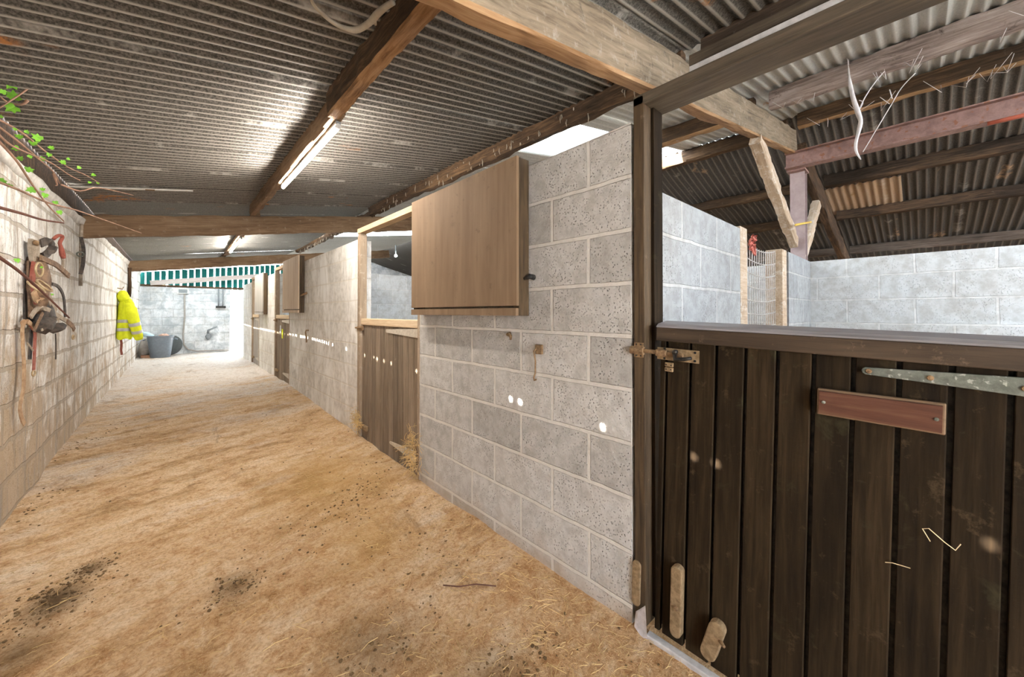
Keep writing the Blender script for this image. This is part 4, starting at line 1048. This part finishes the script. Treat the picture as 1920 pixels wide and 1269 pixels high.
obj('ring', MB().ring(T(312, 580, .10), .048, .006, 0, TNn+Vector((0, 0, .8))), M['brass'], br, smooth=True)
obj('ring', MB().ring(T(255, 590, .09), .050, .006, 0, TNn+Vector((0, 0, .9))), M['brass'], br, smooth=True)
obj('ring', MB().ring(T(512, 940, .08), .016, .005, 0, TNn), M['brass'], br, smooth=True)
obj('buckle', MB().ring(T(236, 1192, .06), .018, .005, 0, TNn), M['brass'], br, smooth=True)
tag(obj('tack_peg', MB().tube([T(250, 290, -.06), T(250, 290, .03), T(250, 275, .06)], .014, 8), M['rusty'], origin=T(250, 290), smooth=True), 'rusty peg the leather harness hangs from', 'hook')
rp = thing('red_halter', 'red rope halter hanging behind the leather harness', 'halter', T(370, 240))
p_ = Ts([(330, 250), (365, 225), (395, 235), (375, 280), (395, 330), (405, 380), (385, 360), (380, 300)], .0)
for q_ in p_: q_.x += .03
obj('rope', MB().tube(smooth_pts(p_), .011, 7), M['redrope'], rp, smooth=True)
p_ = Ts([(420, 340), (440, 400), (440, 450)], .0)
obj('strap', MB().strap(p_, .03, .008, TD), M['webbing'], rp)
hp = thing('rope_halter', 'grey rope halter hanging under the left end of the middle rafter', 'halter', (xl(5.75)+.05, 5.75, 2.05))
def H(zx, zy, off=.05): 
    return at(zx/3.73, 380+zy/3.73, (xl(5.6)+off, 5.6, 0), (1, -.0152, 0))
def clampy(ps): return ps
p1 = [at(zx/3.73, 380+zy/3.73, (-.6, 5.72, 0), (0, 1, 0)) for zx, zy in ((570, 150), (566, 250), (560, 350), (535, 470), (515, 545), (470, 575), (420, 570), (385, 520))]
for i, q_ in enumerate(p1): q_.x = max(q_.x, xl(5.72)+.03)
obj('rope', MB().tube(smooth_pts(p1), .014, 7), M['webbing'], hp, smooth=True)
p2 = [at(zx/3.73, 380+zy/3.73, (-.6, 5.70, 0), (0, 1, 0)) for zx, zy in ((566, 240), (585, 330), (580, 430), (563, 500))]
obj('strap', MB().strap(smooth_pts(p2), .028, .008, (1, 0, 0)), M['leather_dark'], hp)
obj('buckle', MB().ring(at(562/3.73, 380+360/3.73, (-.6, 5.68, 0), (0, 1, 0)), .022, .007, 0, (0, 1, .2)), M['galv'], hp, smooth=True)

# ---------------------------------------------------------------- ivy at the upper left
IV = thing('ivy', 'wild ivy trailing in over the left wall near the camera', 'ivy', (-.70, 3.9, 2.27))
def Iv(px, py, yy): return at(px, py, (0, yy, 0), (0, 1, 0))
stems = [
    [(-20, 225, 3.2), (30, 262, 3.3), (75, 300, 3.5), (100, 322, 3.7), (112, 344, 3.9)],
    [(-10, 245, 3.2), (20, 272, 3.3), (60, 290, 3.4), (95, 305, 3.5), (130, 328, 3.7), (150, 338, 3.8)],
    [(-10, 220, 3.3), (40, 248, 3.4), (80, 280, 3.6), (125, 312, 3.8), (160, 328, 4.0), (190, 345, 4.2)],
    [(-5, 262, 3.2), (30, 300, 3.2), (60, 345, 3.3), (90, 385, 3.4), (120, 415, 3.5)],
    [(-5, 340, 2.9), (40, 358, 3.0), (90, 380, 3.1), (140, 393, 3.3), (175, 405, 3.5), (265, 437, 4.0)],
    [(-5, 388, 2.8), (40, 400, 2.9), (80, 412, 3.0), (120, 418, 3.1)],
    [(-5, 480, 2.8), (35, 508, 2.9), (80, 548, 3.05), (130, 596, 3.2)],
    [(115, 346, 3.9), (150, 358, 4.0), (185, 352, 4.1), (250, 366, 4.4)],
    [(52, 132, 3.0), (54, 160, 3.0), (44, 172, 3.0), (-5, 205, 2.9)],
    [(52, 188, 3.0), (40, 196, 3.0), (15, 192, 3.0), (-5, 176, 2.9)],
    [(100, 325, 3.7), (107, 345, 3.8), (104, 348, 3.8)],
]
leaf_pts = []
for k, s_ in enumerate(stems):
    P = smooth_pts([Iv(*q) for q in s_])
    for q in P: q.x = max(q.x, xl(q.y)+.02) if q.z < 2.26 else q.x
    n = len(P)
    obj('stem', MB().tube(P, [lerp(.0065, .0028, i/(n-1))*(1.25 if k in (5, 6) else 1) for i in range(n)], 6), M['stem_dark'] if k in (5, 6) else M['stem'], IV, smooth=True)
leaves = [(22, 158, 3.0, .055), (26, 180, 3.0, .048), (22, 182, 3.0, .035), (22, 203, 3.0, .050), (62, 152, 3.1, .030), (47, 136, 3.1, .026), (68, 168, 3.1, .022), (70, 258, 3.5, .045), (62, 268, 3.5, .035),
          (36, 256, 3.4, .03), (30, 278, 3.4, .032), (50, 247, 3.4, .022), (38, 297, 3.3, .026), (56, 293, 3.4, .022), (80, 298, 3.6, .03), (92, 290, 3.6, .026), (96, 277, 3.7, .028), (118, 304, 3.7, .030), (128, 298, 3.7, .018),
          (148, 314, 3.9, .022), (175, 328, 4.1, .026), (168, 342, 4.1, .020), (184, 343, 4.2, .020), (54, 318, 3.3, .034), (58, 356, 3.3, .036), (84, 366, 3.4, .030), (80, 355, 3.4, .022), (104, 380, 3.5, .026), (112, 398, 3.5, .028), (4, 340, 3.0, .032), (18, 348, 3.0, .02), (5, 172, 2.9, .025), (0, 218, 3.0, .02), (28, 242, 3.3, .018), (32, 488, 2.9, .022), (78, 501, 3.1, .012), (98, 552, 3.2, .012)]
mb = MB()
for (px, py, yy, sz) in leaves:
    c = Iv(px, py, yy); a = R()*2*PI
    X_ = Vector((math.cos(a), .35*R(), math.sin(a))).normalized(); N_ = Vector((.5*(R()-.5)+.3, -1, .5*(R()-.2))).normalized()
    Y_ = N_.cross(X_).normalized(); X_ = Y_.cross(N_)
    sh = [(0, -.5, 0), (.35, -.62, .08), (.72, -.30, .10), (.48, .02, .05), (.62, .42, .10), (.25, .40, .06), (0, .95, .02), (-.25, .40, .06), (-.62, .42, .10), (-.48, .02, .05), (-.72, -.30, .10), (-.35, -.62, .08)]
    b = len(mb.v); mb.v.append(c)
    for (u, v, w) in sh: mb.v.append(c+(X_*u+Y_*v+N_*w*1.2)*sz*.72)
    for i in range(12): mb.face((b, b+1+i, b+1+(i+1) % 12))
o = obj('leaves', mb, M['leaf'], IV)
so = o.modifiers.new('thick', 'SOLIDIFY'); so.thickness = .0008

# ---------------------------------------------------------------- cobwebs
def web(name, pts, rad, label, mat, extra=()):
    mb = MB(); mb.tube(smooth_pts([Vector(p) for p in pts]), rad, 7) if not isinstance(rad, list) else None
    if isinstance(rad, list):
        P = smooth_pts([Vector(p) for p in pts]); n = len(P)
        mb.tube(P, [pw(i/(n-1)*(len(rad)-1), list(enumerate(rad))) for i in range(n)], 7)
    for e_, r_ in extra: mb.tube(smooth_pts([Vector(p) for p in e_]), r_, 5)
    return tag(obj(name, mb, mat, origin=pts[0], smooth=True), label, 'cobweb')
W = lambda px, py, x=3.74: at(px, py, (x, 0, 0), (1, 0, 0))
web('cobweb', [W(1590, 112), W(1592, 140), W(1594, 158), W(1600, 185), W(1609, 212), W(1614, 232), W(1606, 262), W(1605, 282), W(1614, 299)], [.004, .006, .012, .014, .016, .012, .010, .009, .003],
    'thick white cobweb strand hanging from the pale pole purlin', M['web'],
    [([W(1609, 210), W(1622, 182), W(1640, 155), W(1658, 134)], .004), ([W(1618, 285), W(1645, 240), W(1672, 195), W(1690, 165), W(1716, 137)], .003), ([W(1611, 188), W(1618, 192), W(1612, 205)], .003), ([W(1612, 220), W(1607, 245), W(1604, 268)], .003), ([W(1650, 182), W(1668, 195)], .002), ([W(1668, 168), W(1673, 185)], .003), ([W(1580, 92), W(1591, 116)], .003)])
W2 = lambda px, py: at(px, py, (0, 0, rb(.55, 1.3)+.30), (0, 0, 1))
web('cobweb', [W2(583, -8), W2(588, 8), W2(606, 27), W2(625, 42), W2(645, 52), W2(668, 56), W2(690, 45), W2(706, 28), W2(722, 14), W2(738, 4)], [.006, .007, .009, .009, .010, .013, .013, .014, .012, .011],
    'thick dusty swag of cobweb looped under the roof beside the orange purlin', M['webdust'],
    [([W2(672, 54), W2(674, 60)], .004), ([W2(703, 36), W2(704, 46)], .006), ([W2(690, 45), W2(696, 40), W2(702, 44)], .006)])
mb = MB(); rr = random.Random(3)
def dangly(x, y, z, L, r=.003):
    mb.tube([(x, y, z), (x+.01*(rr.random()-.5), y+.01*(rr.random()-.5), z-L*.5), (x+.02*(rr.random()-.5), y, z-L)], [r, r*1.3, r*.4], 5)
for k in range(60):
    yy = 1.1+rr.random()*4.5; dangly(2.29+.02*rr.random(), yy, rb(2.3, yy)+.25+.12*rr.random(), .02+.06*rr.random()**2, .004)
for k in range(40):
    yy = 6.1+rr.random()*4.4; dangly(2.36+.03*rr.random(), yy, rb(2.4, yy)+.26, .03+.10*rr.random()**2, .006)
tag(obj('cobweb_fringe', mb, M['webdust'], smooth=True), 'dusty cobweb fringe along the dark purlin over the stable fronts', 'cobwebs', kind='stuff')
mb = MB()
for k in range(26):
    yy = -.6+rr.random()*1.4; x = 3.74 if k % 2 else 4.82; z = rb(x, yy)+.25
    mb.tube([(x, yy, z), (x+.15*(rr.random()-.5), yy+.1*(rr.random()-.5), z-.06), (x+.3*(rr.random()-.5), yy+.3*(rr.random()-.5), z+.03)], .0018, 4)
tag(obj('cobweb_strands', mb, M['web'], smooth=True), 'fine white cobweb strands strung between the purlins at the upper right', 'cobwebs', kind='stuff')

# ---------------------------------------------------------------- light
w = bpy.data.worlds.new('world'); SC.world = w; w.use_nodes = True
bg = w.node_tree.nodes['Background']; bg.inputs[0].default_value = (.86, .93, 1.0, 1); bg.inputs[1].default_value = 14.0
sd = bpy.data.lights.new('sun', 'SUN'); sd.energy = 75; sd.angle = math.radians(.53); sd.color = (1, .95, .86)
so = bpy.data.objects.new('sun', sd); COL.objects.link(so)
so.rotation_euler = Vector((1, -.15, -.72)).to_track_quat('-Z', 'Y').to_euler()
def portal(name, loc, rot, sx, sy):
    l = bpy.data.lights.new(name, 'AREA'); l.shape = 'RECTANGLE'; l.size = sx; l.size_y = sy; l.cycles.is_portal = True
    o = bpy.data.objects.new(name, l); COL.objects.link(o); o.location = loc; o.rotation_euler = rot
portal('portal', (.35, -2.45, 1.2), (PI/2, 0, PI), 2.3, 2.4)
for o in COL.objects:
    if '_o' in o: del o['_o']

SC.view_settings.view_transform = 'Standard'; SC.view_settings.look = 'None'
SC.view_settings.gamma = 1; SC.view_settings.exposure = 0.5; SC.view_settings.use_curve_mapping = False
SC.cycles.max_bounces = 10; SC.cycles.diffuse_bounces = 6; SC.cycles.transmission_bounces = 8; SC.cycles.transparent_max_bounces = 8
SC.cycles.use_denoising = True; SC.cycles.use_adaptive_sampling = True; SC.cycles.adaptive_threshold = .03
SC.cycles.sample_clamp_indirect = 8
